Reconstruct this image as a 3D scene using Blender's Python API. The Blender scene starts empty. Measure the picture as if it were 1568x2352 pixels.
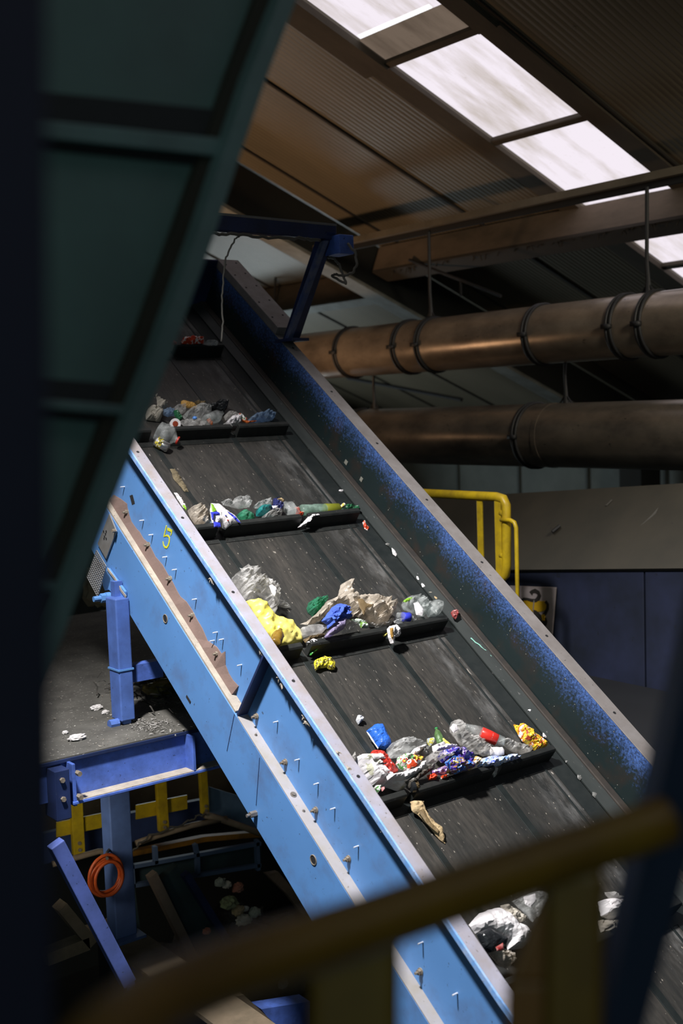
import bpy, bmesh, math, random
import numpy as np
from mathutils import Vector, Matrix, noise
from mathutils.geometry import delaunay_2d_cdt

# ------------------------------------------------------------------ camera, light, exposure
CAM = np.array([0.0, 0.0, 4.0])                 # eye height on the gantry above the hall floor
FPX, CX, CY = 2672.779, 784.0, 1176.0
ROT = np.array([[0.78803289, -0.08313989, 0.60999338],
                [-0.61463897, -0.04996267, 0.78722466],
                [-0.03497287, -0.99528463, -0.09047325]])
INC = 0.6428756                                  # slope of the belt
PITCH = 0.386916                                 # slope of the roof
C = bpy.context.scene.collection
scn = bpy.context.scene

cd = bpy.data.cameras.new('camera'); cam = bpy.data.objects.new('camera', cd); C.objects.link(cam)
cd.sensor_fit = 'VERTICAL'; cd.sensor_height = 36.0; cd.lens = FPX / 2352 * 36.0
cd.clip_start = 0.05; cd.clip_end = 200
M = Matrix.Identity(4)
for i in range(3):
    M[i][0] = ROT[i, 0]; M[i][1] = -ROT[i, 1]; M[i][2] = -ROT[i, 2]; M[i][3] = CAM[i]
cam.matrix_world = M
cd.dof.use_dof = True; cd.dof.focus_distance = 5.0; cd.dof.aperture_fstop = 2.2
scn.camera = cam

scn.view_settings.view_transform = 'Standard'; scn.view_settings.look = 'None'
scn.view_settings.exposure = 0.0; scn.view_settings.gamma = 1.0
scn.view_settings.use_curve_mapping = False

wd = bpy.data.worlds.new('world'); scn.world = wd; wd.use_nodes = True
wd.node_tree.nodes['Background'].inputs[0].default_value = (0.55, 0.72, 1.0, 1)
wd.node_tree.nodes['Background'].inputs[1].default_value = 0.02

def lamp(kind, name, loc, power, color, aim=None, **kw):
    d = bpy.data.lights.new(name, kind); o = bpy.data.objects.new(name, d); C.objects.link(o)
    d.energy = power; d.color = color; o.location = Vector(CAM) + Vector(loc)
    for k, v in kw.items(): setattr(d, k, v)
    if aim is not None:
        o.rotation_euler = (Vector(aim) - Vector(loc)).to_track_quat('-Z', 'Y').to_euler()
    return o
# hall lamp hanging over the walkway: the hard white light on belt and side plate
lamp('SPOT', 'high_bay_light', (0.45, 2.85, 3.3), 2700, (1.0, 0.97, 0.96), aim=(2.75, 2.9, -1.6),
     spot_size=math.radians(74), spot_blend=0.9, shadow_soft_size=0.2)
# sodium flood lamp standing behind the conveyor head
lamp('SPOT', 'sodium_light', (4.3, 8.0, -0.3), 125, (1.0, 0.62, 0.36), aim=(5.0, 8.2, 1.4),
     spot_size=math.radians(165), spot_blend=1.0, shadow_soft_size=0.15)
# area light added for a bluish sheen on the roof lining
lamp('AREA', 'roof_sheen_fill', (7.3, 13.2, -1.5), 80, (0.80, 0.94, 1.0), aim=(6.2, 8.0, 1.6), shape='RECTANGLE', size=2.2, size_y=1.3)

# dim teal fill added behind the camera for chute and railing
lamp('AREA', 'camera_side_fill', (-2.5, -2.0, 1.0), 38, (0.72, 1.0, 0.96), aim=(1.0, 1.6, 0.1), shape='RECTANGLE', size=2.5, size_y=2.0)
# unseen fill spot added to brighten ducts and machine
lamp('SPOT', 'duct_fill_spot', (4.7, 0.9, 1.75), 420, (1.0, 0.88, 0.70), aim=(6.3, 5.4, 0.1), spot_size=math.radians(52), spot_blend=1.0, shadow_soft_size=0.35)
# unseen fill spot added below the platform to brighten the pit
lamp('SPOT', 'pit_fill_spot', (1.75, 4.72, -1.8), 26, (1.0, 0.93, 0.80), aim=(3.4, 6.6, -2.4), spot_size=math.radians(70), spot_blend=0.9, shadow_soft_size=0.15)

# ------------------------------------------------------------------ measuring helpers
sI, cI = math.sin(INC), math.cos(INC); sP, cP = math.sin(PITCH), math.cos(PITCH)
NX, NY, NZ = np.array([1., 0, 0]), np.array([0, 1., 0]), np.array([0, 0, 1.])
NH, NS = np.array([0, -sI, cI]), np.array([0, cI, sI])
NR, NT = np.array([sP, 0, cP]), np.array([cP, 0, -sP])
def hit(p, n, v):
    """point of the plane n.P = v (measured from the eye) that the photo shows at p"""
    r = ROT @ np.array([p[0] - CX, p[1] - CY, FPX]); return Vector(r * (v / float(r @ n)) + CAM)
def belt(X, s, h): return Vector((X, s * cI - h * sI, s * sI + h * cI)) + Vector(CAM)
def roof(T, Y, R): return Vector(NT * T + NY * Y + NR * R + CAM)
def tobelt(P):
    q = np.array(P) - CAM; return Vector((q[0], float(q @ NS), float(q @ NH)))
RBELT = Matrix.Rotation(INC, 4, 'X')

# ------------------------------------------------------------------ mesh builder
class MB:
    def __init__(self): self.bm = bmesh.new()
    def poly(self, pts, faces):
        vs = [self.bm.verts.new(p) for p in pts]
        for f in faces:
            try: self.bm.faces.new([vs[i] for i in f])
            except ValueError: pass
        return self
    def hexa(self, p):
        return self.poly(p, [(3, 2, 1, 0), (4, 5, 6, 7), (0, 1, 5, 4), (1, 2, 6, 5), (2, 3, 7, 6), (3, 0, 4, 7)])
    def box(self, lo, hi):
        x0, y0, z0 = lo; x1, y1, z1 = hi
        return self.hexa([Vector(q) for q in ((x0, y0, z0), (x1, y0, z0), (x1, y1, z0), (x0, y1, z0), (x0, y0, z1), (x1, y0, z1), (x1, y1, z1), (x0, y1, z1))])
    def beam(self, a, b, u, v, w, d):
        """bar from a to b, w wide along u and d deep along v (centred)"""
        a, b, u, v = Vector(a), Vector(b), Vector(u).normalized() * w / 2, Vector(v).normalized() * d / 2
        return self.hexa([a - u - v, a + u - v, a + u + v, a - u + v, b - u - v, b + u - v, b + u + v, b - u + v])
    def prism(self, pts, ext):
        pts = [Vector(p) for p in pts]; e = Vector(ext); n = len(pts)
        return self.poly(pts + [p + e for p in pts], [tuple(range(n))[::-1], tuple(range(n, 2 * n))] + [(i, (i + 1) % n, n + (i + 1) % n, n + i) for i in range(n)])
    def tube(self, pts, r, n=10, cap=True):
        pts = [Vector(p) for p in pts]; rs = r if isinstance(r, (list, tuple)) else [r] * len(pts)
        rings = []; up = None
        for i, p in enumerate(pts):
            t = (pts[min(i + 1, len(pts) - 1)] - pts[max(i - 1, 0)]).normalized()
            if up is None: up = t.orthogonal().normalized()
            up = (up - t * up.dot(t)).normalized(); w = t.cross(up)
            rings.append([self.bm.verts.new(p + (up * math.cos(k * math.tau / n) + w * math.sin(k * math.tau / n)) * rs[i]) for k in range(n)])
        for a, b in zip(rings, rings[1:]):
            for k in range(n): self.bm.faces.new((a[k], a[(k + 1) % n], b[(k + 1) % n], b[k]))
        if cap: self.bm.faces.new(rings[0][::-1]); self.bm.faces.new(rings[-1])
        return self
    def lathe(self, a, b, prof, n=20, dent=None):
        """prof: (distance share along a-b, radius); closed at both ends"""
        a, b = Vector(a), Vector(b); t = (b - a).normalized(); L = (b - a).length
        u = t.orthogonal().normalized(); w = t.cross(u); rings = []
        for x, r in prof:
            ring = []
            for k in range(n):
                d = u * math.cos(k * math.tau / n) + w * math.sin(k * math.tau / n)
                rr = r * (1 if dent is None else dent(x, k * math.tau / n))
                ring.append(self.bm.verts.new(a + t * (L * x) + d * rr))
            rings.append(ring)
        for p, q in zip(rings, rings[1:]):
            for k in range(n): self.bm.faces.new((p[k], p[(k + 1) % n], q[(k + 1) % n], q[k]))
        self.bm.faces.new(rings[0][::-1]); self.bm.faces.new(rings[-1]); return self

def ribbon(pts, w, n, off):
    """flat band along a polyline in the plane with normal n"""
    mb = MB(); n = Vector(n); L, Rr = [], []
    for i, p in enumerate(pts):
        d = (pts[min(i + 1, len(pts) - 1)] - pts[max(i - 1, 0)]).normalized(); s = d.cross(n).normalized() * (w[i] if isinstance(w, list) else w) / 2
        L.append(p + s); Rr.append(p - s)
    k = len(pts); V = L + Rr + [q + n * off for q in L + Rr]
    F = []
    for i in range(k - 1):
        F += [(i, i + 1, k + i + 1, k + i), (2 * k + i, 2 * k + i + 1, 3 * k + i + 1, 3 * k + i), (i, i + 1, 2 * k + i + 1, 2 * k + i), (k + i, k + i + 1, 3 * k + i + 1, 3 * k + i)]
    F += [(0, k, 3 * k, 2 * k), (k - 1, 2 * k - 1, 4 * k - 1, 3 * k - 1)]
    return mb.poly(V, F)
def finish(mb, name, mat, to_local=None, parent=None, smooth=False, bevel=0.0, solid=0.0):
    bm = mb.bm
    if to_local is not None: bm.transform(to_local)
    bmesh.ops.recalc_face_normals(bm, faces=bm.faces)
    me = bpy.data.meshes.new(name); bm.to_mesh(me); bm.free()
    for m in (mat if isinstance(mat, (list, tuple)) else [mat]): me.materials.append(m)
    if smooth:
        me.polygons.foreach_set('use_smooth', [True] * len(me.polygons))
    o = bpy.data.objects.new(name, me); C.objects.link(o)
    if parent is not None: o.parent = parent
    if solid:
        m = o.modifiers.new('thickness', 'SOLIDIFY'); m.thickness = solid; m.offset = -1
    if bevel:
        m = o.modifiers.new('edge', 'BEVEL'); m.width = bevel; m.segments = 2; m.limit_method = 'ANGLE'; m.angle_limit = math.radians(40)
    return o
def props(o, label=None, cat=None, group=None, kind=None):
    for k, v in (('label', label), ('category', cat), ('group', group), ('kind', kind)):
        if v: o[k] = v
    return o
class Thing:
    """an Empty at the thing's base that parents its parts; parts are built in world or (belt=True) belt coordinates"""
    def __init__(self, name, label, cat, loc, group=None, belt=False, kind=None):
        self.o = bpy.data.objects.new(name, None); C.objects.link(self.o); self.o.empty_display_size = .1
        Mw = Matrix.Translation(Vector(loc))
        if belt: Mw = Mw @ RBELT
        self.o.matrix_world = Mw; self.belt = belt; self.inv = Mw.inverted()
        if belt: self.inv = self.inv @ Matrix.Translation(Vector(CAM)) @ RBELT
        props(self.o, label, cat, group, kind)
    def part(self, name, mb, mat, parent=None, label=None, **kw):
        o = finish(mb, name, mat, self.inv, parent or self.o, **kw)
        if label: o['label'] = label
        return o
def single(name, mb, mat, label=None, cat=None, group=None, kind=None, **kw):
    """a thing that is one mesh; its origin goes under its middle"""
    vs = [v.co for v in mb.bm.verts]
    c = Vector([(min(v[i] for v in vs) + max(v[i] for v in vs)) / 2 for i in range(3)]); c.z = min(v.z for v in vs)
    o = finish(mb, name, mat, Matrix.Translation(-c), None, **kw); o.location = c
    return props(o, label, cat, group, kind)

# ------------------------------------------------------------------ materials
MATS = {}
def nodes(name):
    m = bpy.data.materials.new(name); m.use_nodes = True; nt = m.node_tree
    return m, nt, nt.nodes['Principled BSDF'], nt.nodes, nt.links
def ramp(nt, fac, stops, interp='LINEAR'):
    r = nt.nodes.new('ShaderNodeValToRGB'); e = r.color_ramp.elements; r.color_ramp.interpolation = interp
    while len(e) < len(stops): e.new(0.5)
    for k, (p, c) in enumerate(stops):
        e[k].position = p; e[k].color = c if len(c) == 4 else (*c, 1)
    nt.links.new(fac, r.inputs[0]); return r.outputs[0]
def coord(nt, scale=(1, 1, 1)):
    tc = nt.nodes.new('ShaderNodeTexCoord'); mp = nt.nodes.new('ShaderNodeMapping'); mp.inputs['Scale'].default_value = scale
    nt.links.new(tc.outputs['Object'], mp.inputs[0]); return mp.outputs[0]
def noi(nt, co, scale, detail=4, rough=.55):
    n = nt.nodes.new('ShaderNodeTexNoise'); n.inputs['Scale'].default_value = scale; n.inputs['Detail'].default_value = detail; n.inputs['Roughness'].default_value = rough
    nt.links.new(co, n.inputs['Vector']); return n.outputs['Fac']
def mix(nt, f, a, b, mode='MIX'):
    m = nt.nodes.new('ShaderNodeMix'); m.data_type = 'RGBA'; m.blend_type = mode
    for sock, v in ((m.inputs[0], f), (m.inputs[6], a), (m.inputs[7], b)):
        if hasattr(v, 'is_output'): nt.links.new(v, sock)
        elif isinstance(v, (int, float)): sock.default_value = v
        else: sock.default_value = (*v, 1)
    return m.outputs[2]
def bump(nt, b, h, strength=.3, dist=.01):
    n = nt.nodes.new('ShaderNodeBump'); n.inputs['Strength'].default_value = strength; n.inputs['Distance'].default_value = dist
    nt.links.new(h, n.inputs['Height']); nt.links.new(n.outputs[0], b.inputs['Normal'])
def mat(name, col, rough=.6, metal=0., dirt=None, amt=.35, dscale=6., stretch=(1, 1, 1), speck=None, samt=.1, sscale=60., bmp=0., var=.12, spec=.5):
    """painted / dusty surface: base colour, blotches of dirt, small specks"""
    if name in MATS: return MATS[name]
    m, nt, b, N, L = nodes(name); co = coord(nt, stretch)
    v = noi(nt, co, dscale * .6, 3); base = mix(nt, ramp(nt, v, [(.3, (0, 0, 0)), (.7, (1, 1, 1))]), tuple(c * (1 - var) for c in col), tuple(min(1, c * (1 + var)) for c in col))
    if dirt:
        f = ramp(nt, noi(nt, co, dscale, 8, .65), [(max(0, .62 - amt), (0, 0, 0)), (min(1, .95 - amt * .6), (1, 1, 1))]); base = mix(nt, f, base, dirt)
    if speck:
        f = ramp(nt, noi(nt, co, sscale, 5, .7), [(.70 - samt, (0, 0, 0)), (.74 - samt, (1, 1, 1))]); base = mix(nt, f, base, speck)
    L.new(base, b.inputs['Base Color']); b.inputs['Roughness'].default_value = rough; b.inputs['Metallic'].default_value = metal
    b.inputs['Specular IOR Level'].default_value = spec
    if bmp: bump(nt, b, noi(nt, co, sscale, 5), bmp, .004)
    MATS[name] = m; return m
def film(name, col, alpha=.5, rough=.18):
    """thin translucent plastic"""
    if name in MATS: return MATS[name]
    m, nt, b, N, L = nodes(name); co = coord(nt)
    c = mix(nt, ramp(nt, noi(nt, co, 30, 4), [(.35, (0, 0, 0)), (.65, (1, 1, 1))]), tuple(x * .7 for x in col), tuple(min(1, x * 1.25) for x in col))
    L.new(c, b.inputs['Base Color']); b.inputs['Roughness'].default_value = rough; b.inputs['Specular IOR Level'].default_value = .7
    bump(nt, b, noi(nt, co, 55, 5, .7), .55, .006)
    tr = N.new('ShaderNodeBsdfTransparent'); tr.inputs[0].default_value = (*[min(1, .55 + .45 * x / max(col)) for x in col], 1)
    mx = N.new('ShaderNodeMixShader'); out = N['Material Output']
    f = ramp(nt, noi(nt, co, 22, 4), [(.3, (alpha - .2,) * 3), (.7, (min(1, alpha + .2),) * 3)])
    L.new(f, mx.inputs[0]); L.new(tr.outputs[0], mx.inputs[1]); L.new(b.outputs[0], mx.inputs[2]); L.new(mx.outputs[0], out.inputs[0])
    MATS[name] = m; return m
def printed(name, cols, scale=14., rough=.35):
    """printed wrapper: irregular patches of the given colours"""
    if name in MATS: return MATS[name]
    m, nt, b, N, L = nodes(name); co = coord(nt)
    vo = N.new('ShaderNodeTexNoise'); vo.inputs['Scale'].default_value = scale * 1.5; vo.inputs['Detail'].default_value = 3; vo.inputs['Distortion'].default_value = .5
    L.new(co, vo.inputs['Vector'])
    n = len(cols); lo, hi = .33, .67
    c = ramp(nt, vo.outputs['Fac'], [(0 if i == 0 else lo + (hi - lo) * i / n, cols[i]) for i in range(n)], 'CONSTANT')
    L.new(c, b.inputs['Base Color']); b.inputs['Roughness'].default_value = rough
    MATS[name] = m; return m

BLUE = (.105, .265, .58)
M_blue = mat('blue_paint', BLUE, .5, dirt=(.10, .14, .26), amt=.12, dscale=5, speck=(.05, .07, .12), samt=.045, sscale=45, var=.08)
M_flange = mat('dusty_blue_paint', (.33, .33, .41), .75, dirt=(.25, .21, .175), amt=.28, dscale=9, speck=(.12, .10, .08), samt=.06, sscale=60)
M_lip = mat('worn_blue_paint', (.16, .36, .74), .5, dirt=(.5, .55, .65), amt=.2, dscale=22, speck=(.2, .2, .22), samt=.08, sscale=80)
M_ledge = mat('ledge_dust', (.42, .37, .30), .95, dirt=(.25, .22, .19), amt=.25, dscale=14, speck=(.18, .15, .12), samt=.07, bmp=.5)
M_ledgeclean = mat('ledge_thin_dust', (.34, .335, .38), .8, dirt=(.30, .27, .22), amt=.36, dscale=9, speck=(.16, .14, .12), samt=.05)
M_dust = mat('brown_caked_dust', (.20, .135, .115), .95, dirt=(.16, .11, .095), amt=.3, dscale=9, bmp=.4)
M_hole_shade = mat('dark_hole_shade', (.012, .012, .014), .9)  # black for holes, and for the shade painted along the chute ribs
M_steel = mat('dirty_steel', (.30, .29, .28), .5, .5, dirt=(.14, .11, .08), amt=.4, dscale=40)
M_rust = mat('rusty_bolt', (.16, .12, .09), .8, .2, dirt=(.30, .26, .2), amt=.4, dscale=50)
M_screw = mat('screw_tip', (.75, .76, .80), .35, .3)
M_rail = mat('guide_rail_grime', (.075, .06, .048), .6, .3, dirt=(.03, .03, .03), amt=.4, dscale=12)
M_skirt = mat('rubber_skirt', (.016, .021, .020), .55, dirt=(.032, .038, .036), amt=.3, dscale=20, stretch=(1, .2, 1), speck=(.2, .2, .19), samt=.04, sscale=90)
M_rubber = mat('black_rubber', (.007, .011, .011), .5, dirt=(.018, .022, .021), amt=.3, dscale=18)
M_cleat = mat('cleat_rubber', (.006, .008, .0075), .6, dirt=(.022, .023, .021), amt=.28, dscale=25, speck=(.10, .10, .095), samt=.05, sscale=70)
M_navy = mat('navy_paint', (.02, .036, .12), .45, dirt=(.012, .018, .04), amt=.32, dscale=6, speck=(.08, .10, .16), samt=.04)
M_blue2 = mat('deep_blue_paint', (.095, .19, .66), .5, dirt=(.03, .05, .14), amt=.25, dscale=7, speck=(.02, .03, .06), samt=.06)
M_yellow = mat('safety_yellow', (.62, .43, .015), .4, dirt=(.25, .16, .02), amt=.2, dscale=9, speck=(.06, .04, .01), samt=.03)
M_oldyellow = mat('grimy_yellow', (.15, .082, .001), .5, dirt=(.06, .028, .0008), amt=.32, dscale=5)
M_teal = mat('dark_teal_paint', (.03, .06, .065), .55, dirt=(.02, .025, .03), amt=.3)
M_dustbrown = mat('dusty_sheet', (.20, .155, .12), .9, dirt=(.12, .09, .07), amt=.3, dscale=5, speck=(.05, .045, .04), samt=.06, sscale=25)
M_beige = mat('beige_conduit', (.40, .30, .20), .6, dirt=(.15, .11, .08), amt=.3)
M_orange = mat('orange_hose', (.62, .10, .015), .45, dirt=(.25, .04, .01), amt=.3, dscale=20)
M_black = mat('black_metal', (.012, .013, .015), .6)
M_cable = mat('grimy_cable', (.10, .09, .075), .8)
M_galv = mat('galvanised_mesh', (.42, .43, .44), .5, .5, dirt=(.25, .22, .18), amt=.3)

def belt_mat():
    m, nt, b, N, L = nodes('running_belt'); co = coord(nt, (1, 1, 1)); st = coord(nt, (1, .16, 1))
    base = mix(nt, ramp(nt, noi(nt, st, 7, 6, .6), [(.35, (0, 0, 0)), (.68, (1, 1, 1))]), (.021, .0225, .021), (.062, .056, .048))
    base = mix(nt, ramp(nt, noi(nt, st, 70, 5, .6), [(.36, (0, 0, 0)), (.72, (.75, .75, .75))]), base, (.010, .011, .011))
    base = mix(nt, ramp(nt, noi(nt, coord(nt, (1, .22, 1)), 120, 3, .5), [(.685, (0, 0, 0)), (.74, (1, 1, 1))]), base, (.24, .22, .19))
    base = mix(nt, ramp(nt, noi(nt, coord(nt, (1, .3, 1)), 38, 2, .5), [(.765, (0, 0, 0)), (.79, (1, 1, 1))]), base, (.34, .31, .27))
    # chalky wear along the right-hand run and beside the seams
    sx = N.new('ShaderNodeSeparateXYZ'); L.new(co, sx.inputs[0])
    wear = ramp(nt, sx.outputs['X'], [(.0, (0, 0, 0)), (.30, (0, 0, 0)), (.43, (.6, .6, .6)), (.485, (.6, .6, .6)), (.5, (0, 0, 0))])
    wn = ramp(nt, noi(nt, coord(nt, (1, .35, 1)), 16, 8, .7), [(.45, (0, 0, 0)), (.72, (1, 1, 1))])
    base = mix(nt, mix(nt, 1.0, wear, wn, 'MULTIPLY'), base, (.22, .22, .215))
    L.new(base, b.inputs['Base Color']); b.inputs['Roughness'].default_value = .55
    bump(nt, b, noi(nt, st, 90, 4), .35, .003); return m
def far_wall_mat():
    """blue plate with belt grime thickest low on the plate (local z = height over the belt)"""
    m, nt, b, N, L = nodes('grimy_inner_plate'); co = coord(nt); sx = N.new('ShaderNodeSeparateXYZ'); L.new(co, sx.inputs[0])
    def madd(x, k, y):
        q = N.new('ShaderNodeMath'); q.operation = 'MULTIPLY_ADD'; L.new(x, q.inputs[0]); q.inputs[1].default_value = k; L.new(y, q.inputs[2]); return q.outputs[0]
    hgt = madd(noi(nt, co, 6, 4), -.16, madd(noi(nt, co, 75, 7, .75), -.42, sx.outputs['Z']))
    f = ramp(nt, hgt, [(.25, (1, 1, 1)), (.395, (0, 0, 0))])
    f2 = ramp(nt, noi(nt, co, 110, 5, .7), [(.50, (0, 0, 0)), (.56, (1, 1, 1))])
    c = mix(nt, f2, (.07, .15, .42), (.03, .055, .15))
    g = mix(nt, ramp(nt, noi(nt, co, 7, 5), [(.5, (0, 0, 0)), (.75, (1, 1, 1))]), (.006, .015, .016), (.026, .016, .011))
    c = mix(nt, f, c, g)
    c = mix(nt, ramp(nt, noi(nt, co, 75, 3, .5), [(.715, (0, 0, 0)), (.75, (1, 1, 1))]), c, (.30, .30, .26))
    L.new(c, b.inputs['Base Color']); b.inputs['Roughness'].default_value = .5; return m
def liner_mat(name, c1, c2, rough=.6, metal=0.):
    """ribbed roof lining: fine ribs run down the slope (local x = down slope, y = along the hall)"""
    m, nt, b, N, L = nodes(name); co = coord(nt); st = coord(nt, (.25, 1, 1))
    base = mix(nt, ramp(nt, noi(nt, st, 1.6, 6, .6), [(.3, (0, 0, 0)), (.7, (1, 1, 1))]), c1, c2)
    base = mix(nt, ramp(nt, noi(nt, co, 14, 6, .7), [(.62, (0, 0, 0)), (.74, (.8, .8, .8))]), base, tuple(x * .35 for x in c1))
    w = N.new('ShaderNodeTexWave'); w.wave_type = 'BANDS'; w.bands_direction = 'Y'; w.inputs['Scale'].default_value = 6.6; w.inputs['Distortion'].default_value = 0
    L.new(co, w.inputs['Vector'])
    base = mix(nt, ramp(nt, w.outputs['Fac'], [(.0, (.55, .55, .55)), (.16, (0, 0, 0))]), base, tuple(x * .5 for x in c1))
    L.new(base, b.inputs['Base Color']); b.inputs['Roughness'].default_value = rough; b.inputs['Metallic'].default_value = metal
    bump(nt, b, w.outputs['Fac'], .28, .012); return m
def skylight_mat(name='daylit_fibreglass', c1=(.80, .735, .80), c2=(.36, .30, .22), power=1.15):
    """daylit fibreglass sheet with grime streaks down the slope and grime gathered over the purlins"""
    m, nt, b, N, L = nodes(name); co = coord(nt); st = coord(nt, (.35, 1.6, 1))
    f = ramp(nt, noi(nt, st, 2.6, 6, .62), [(.46, (0, 0, 0)), (.80, (1, 1, 1))])
    c = mix(nt, f, c1, c2)
    c = mix(nt, ramp(nt, noi(nt, co, 30, 6, .7), [(.62, (0, 0, 0)), (.8, (.6, .6, .6))]), c, c2)
    em = N.new('ShaderNodeEmission'); L.new(c, em.inputs[0]); em.inputs[1].default_value = power
    L.new(em.outputs[0], N['Material Output'].inputs[0]); return m
M_belt, M_farwall = belt_mat(), far_wall_mat()
M_liner = liner_mat('roof_liner', (.115, .098, .066), (.175, .148, .104), .5)
M_sky = skylight_mat()

# ------------------------------------------------------------------ the hall: roof, skylight, wall, floor
def roof_box(mb, T0, T1, Y0, Y1, R0, R1):
    return mb.hexa([roof(T, Y, R) for R in (R0, R1) for T, Y in ((T0, Y0), (T1, Y0), (T1, Y1), (T0, Y1))])
ROOFM = Matrix.Translation(Vector(CAM)) @ Matrix([[cP, 0, sP, 0], [0, 1, 0, 0], [-sP, 0, cP, 0], [0, 0, 0, 1]])
def roof_part(name, mb, m, **kw):
    o = finish(mb, name, m, ROOFM.inverted(), None, **kw); o.matrix_world = ROOFM; o['kind'] = 'structure'; return o
TE = 10.45                                       # eave
mb = MB()
for y0, y1 in ((-6, -1.5), (-0.5, 4.93), (4.93, 5.12), (5.96, 20)):
    roof_box(mb, -4, TE, y0, y1, 4.0, 4.06)
roof_part('ceiling', mb, M_liner)
M_seam = mat('roof_joint', (.022, .018, .014), .9)
M_flash = mat('stained_flashing', (.10, .08, .055), .8, dirt=(.04, .03, .02), amt=.4, dscale=3, stretch=(.4, 1, 1))
for k, (y, w) in enumerate(((4.93, .02), (7.0, .025), (8.08, .025), (3.72, .02), (2.6, .02), (9.55, .02), (10.6, .02), (11.7, .02), (12.8, .02), (13.9, .02), (1.5, .02))):
    mb = MB(); roof_box(mb, -4, TE, y - w / 2, y + w / 2, 3.985, 4.001); roof_part('trim_%d' % (k + 1), mb, M_seam)
for k, (t0, t1, y0, y1, r) in enumerate(((-3, 3.93, 5.96, 6.19, 3.955), (3.93, 6.0, 5.96, 6.14, 3.97), (6.0, TE, 5.96, 6.16, 3.96),
                                         (-3, 3.93, 4.97, 5.12, 3.96), (3.93, 6.0, 4.95, 5.12, 3.97), (6.0, TE, 4.95, 5.12, 3.97))):
    mb = MB(); roof_box(mb, t0, t1, y0, y1, r, 4.0); roof_part('trim_%d' % (k + 21), mb, M_flash)
for k, (t0, t1) in enumerate(((-3, 2.87), (2.87, 3.915), (3.915, 4.96), (4.96, 6.0), (6.0, 7.04), (7.04, 8.1), (8.1, 9.2), (9.2, TE))):
    mb = MB(); roof_box(mb, t0 + .004, t1 - .004, 5.12, 5.96, 4.02, 4.03)
    roof_part('window_%d' % (k + 1), mb, M_sky)
mb = MB(); roof_box(mb, -3, TE, -1.5, -0.5, 4.02, 4.03); roof_part('window_9', mb, M_sky)  # unseen skylight strip added as fill for roof and ducts
for k, t in enumerate((2.87, 3.915, 4.96, 7.04, 8.1, 9.2)):
    mb = MB(); roof_box(mb, t - .03, t + .03, 5.10, 5.98, 3.975, 4.018); roof_part('trim_%d' % (k + 31), mb, M_flash, bevel=.01)
# torn lap joint with a bright gap and brown sheet lap
mb = MB(); roof_box(mb, 3.655, 3.90, 5.125, 5.955, 4.005, 4.015)
roof_part('window_10', mb, skylight_mat('stained_lap', (.22, .165, .125), (.07, .05, .035), .7))
mb = MB(); roof_box(mb, 3.615, 3.645, 5.26, 5.93, 4.005, 4.015)
roof_part('window_11', mb, skylight_mat('open_gap', (.95, .95, .97), (.8, .8, .8), 1.3))

mb = MB()
mb.hexa([Vector(CAM) + Vector(q) for q in ((11.2, -6, -4), (11.35, -6, -4), (11.35, 20, -4), (11.2, 20, -4), (11.2, -6, 0), (11.35, -6, 0), (11.35, 20, 0), (11.2, 20, 0))])
M_wall = mat('pale_cladding', (.20, .225, .21), .7, dirt=(.12, .14, .13), amt=.3, dscale=2)
props(finish(mb, 'wall_right', M_wall), kind='structure')
for k in range(12):
    mb = MB(); y = 6.0 + k * 1.15
    mb.box((11.17, y, .0), (11.2, y + .03, 3.9)); props(finish(mb, 'trim_%d' % (50 + k), mat('cladding_seam', (.10, .115, .11), .8)), kind='structure')
mb = MB(); mb.box((-8, -6, -.1), (11.35, 20, 0)); props(finish(mb, 'floor', mat('hall_floor', (.035, .033, .03), .9, dirt=(.015, .015, .014), amt=.4, dscale=2)), kind='structure')
mb = MB(); mb.box((-8, 19.9, 0), (11.35, 20.05, 9)); props(finish(mb, 'wall_back', mat('back_cladding', (.14, .15, .15), .8)), kind='structure')
mb = MB(); mb.box((-8.1, -6, 0), (-7.95, 20, 10)); props(finish(mb, 'wall_left', mat('left_cladding', (.08, .085, .09), .8)), kind='structure')

# rafter: I-beam with pale lower flange, following the roof slope, and its column
t = Thing('roof_rafter', 'black steel rafter with pale lower flange sloping down under the roof lining', 'rafter', roof(6, 8.4, 3.58))
M_rafter = mat('black_rafter', (.012, .013, .011), .8)
mb = MB(); roof_box(mb, -3, TE, 8.36, 8.39, 3.60, 3.985); t.part('web', mb, M_rafter)
mb = MB(); roof_box(mb, -3, TE, 8.33, 8.56, 3.57, 3.60); t.part('lower_flange', mb, mat('pale_flange', (.20, .21, .19), .7, dirt=(.10, .09, .07), amt=.3), label='pale grey lower flange')
mb = MB(); mb.box((10.6, 8.2, 0), (10.95, 8.5, 3.55)); t.part('column', mb, M_rafter)
# purlin (deep brown beam) and lighting channel under it
t = Thing('roof_purlin', 'deep dust-furred brown roof beam crossing below the skylight', 'beam', roof(6, 6, 3.73))
M_purl = mat('brown_purlin', (.20, .15, .11), .8, dirt=(.06, .05, .035), amt=.42, dscale=3, stretch=(1, .4, 1))
mb = MB(); roof_box(mb, 5.94, 6.0, -3, 8.33, 3.75, 3.98); t.part('web', mb, M_purl)
mb = MB(); roof_box(mb, 5.94, 6.14, -3, 8.33, 3.725, 3.75); t.part('flange', mb, mat('furry_flange', (.035, .03, .024), .95, bmp=.6))
mb = MB(); random.seed(4)
for k in range(60):
    y = 4.6 + random.random() * 3.6; p = roof(5.95 + random.random() * .02, y, 3.728)
    mb.tube([p, p + Vector((.005, random.uniform(-.03, .03), -random.uniform(.012, .05)))], .005, 5)
o = t.part('dust_fringe', mb, MATS['furry_flange']); o['kind'] = 'stuff'
t = Thing('hanger_channel', 'long slim steel channel hung under the roof above both ducts', 'beam', Vector(CAM) + Vector((6.3, 6, 1.333)))
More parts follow.
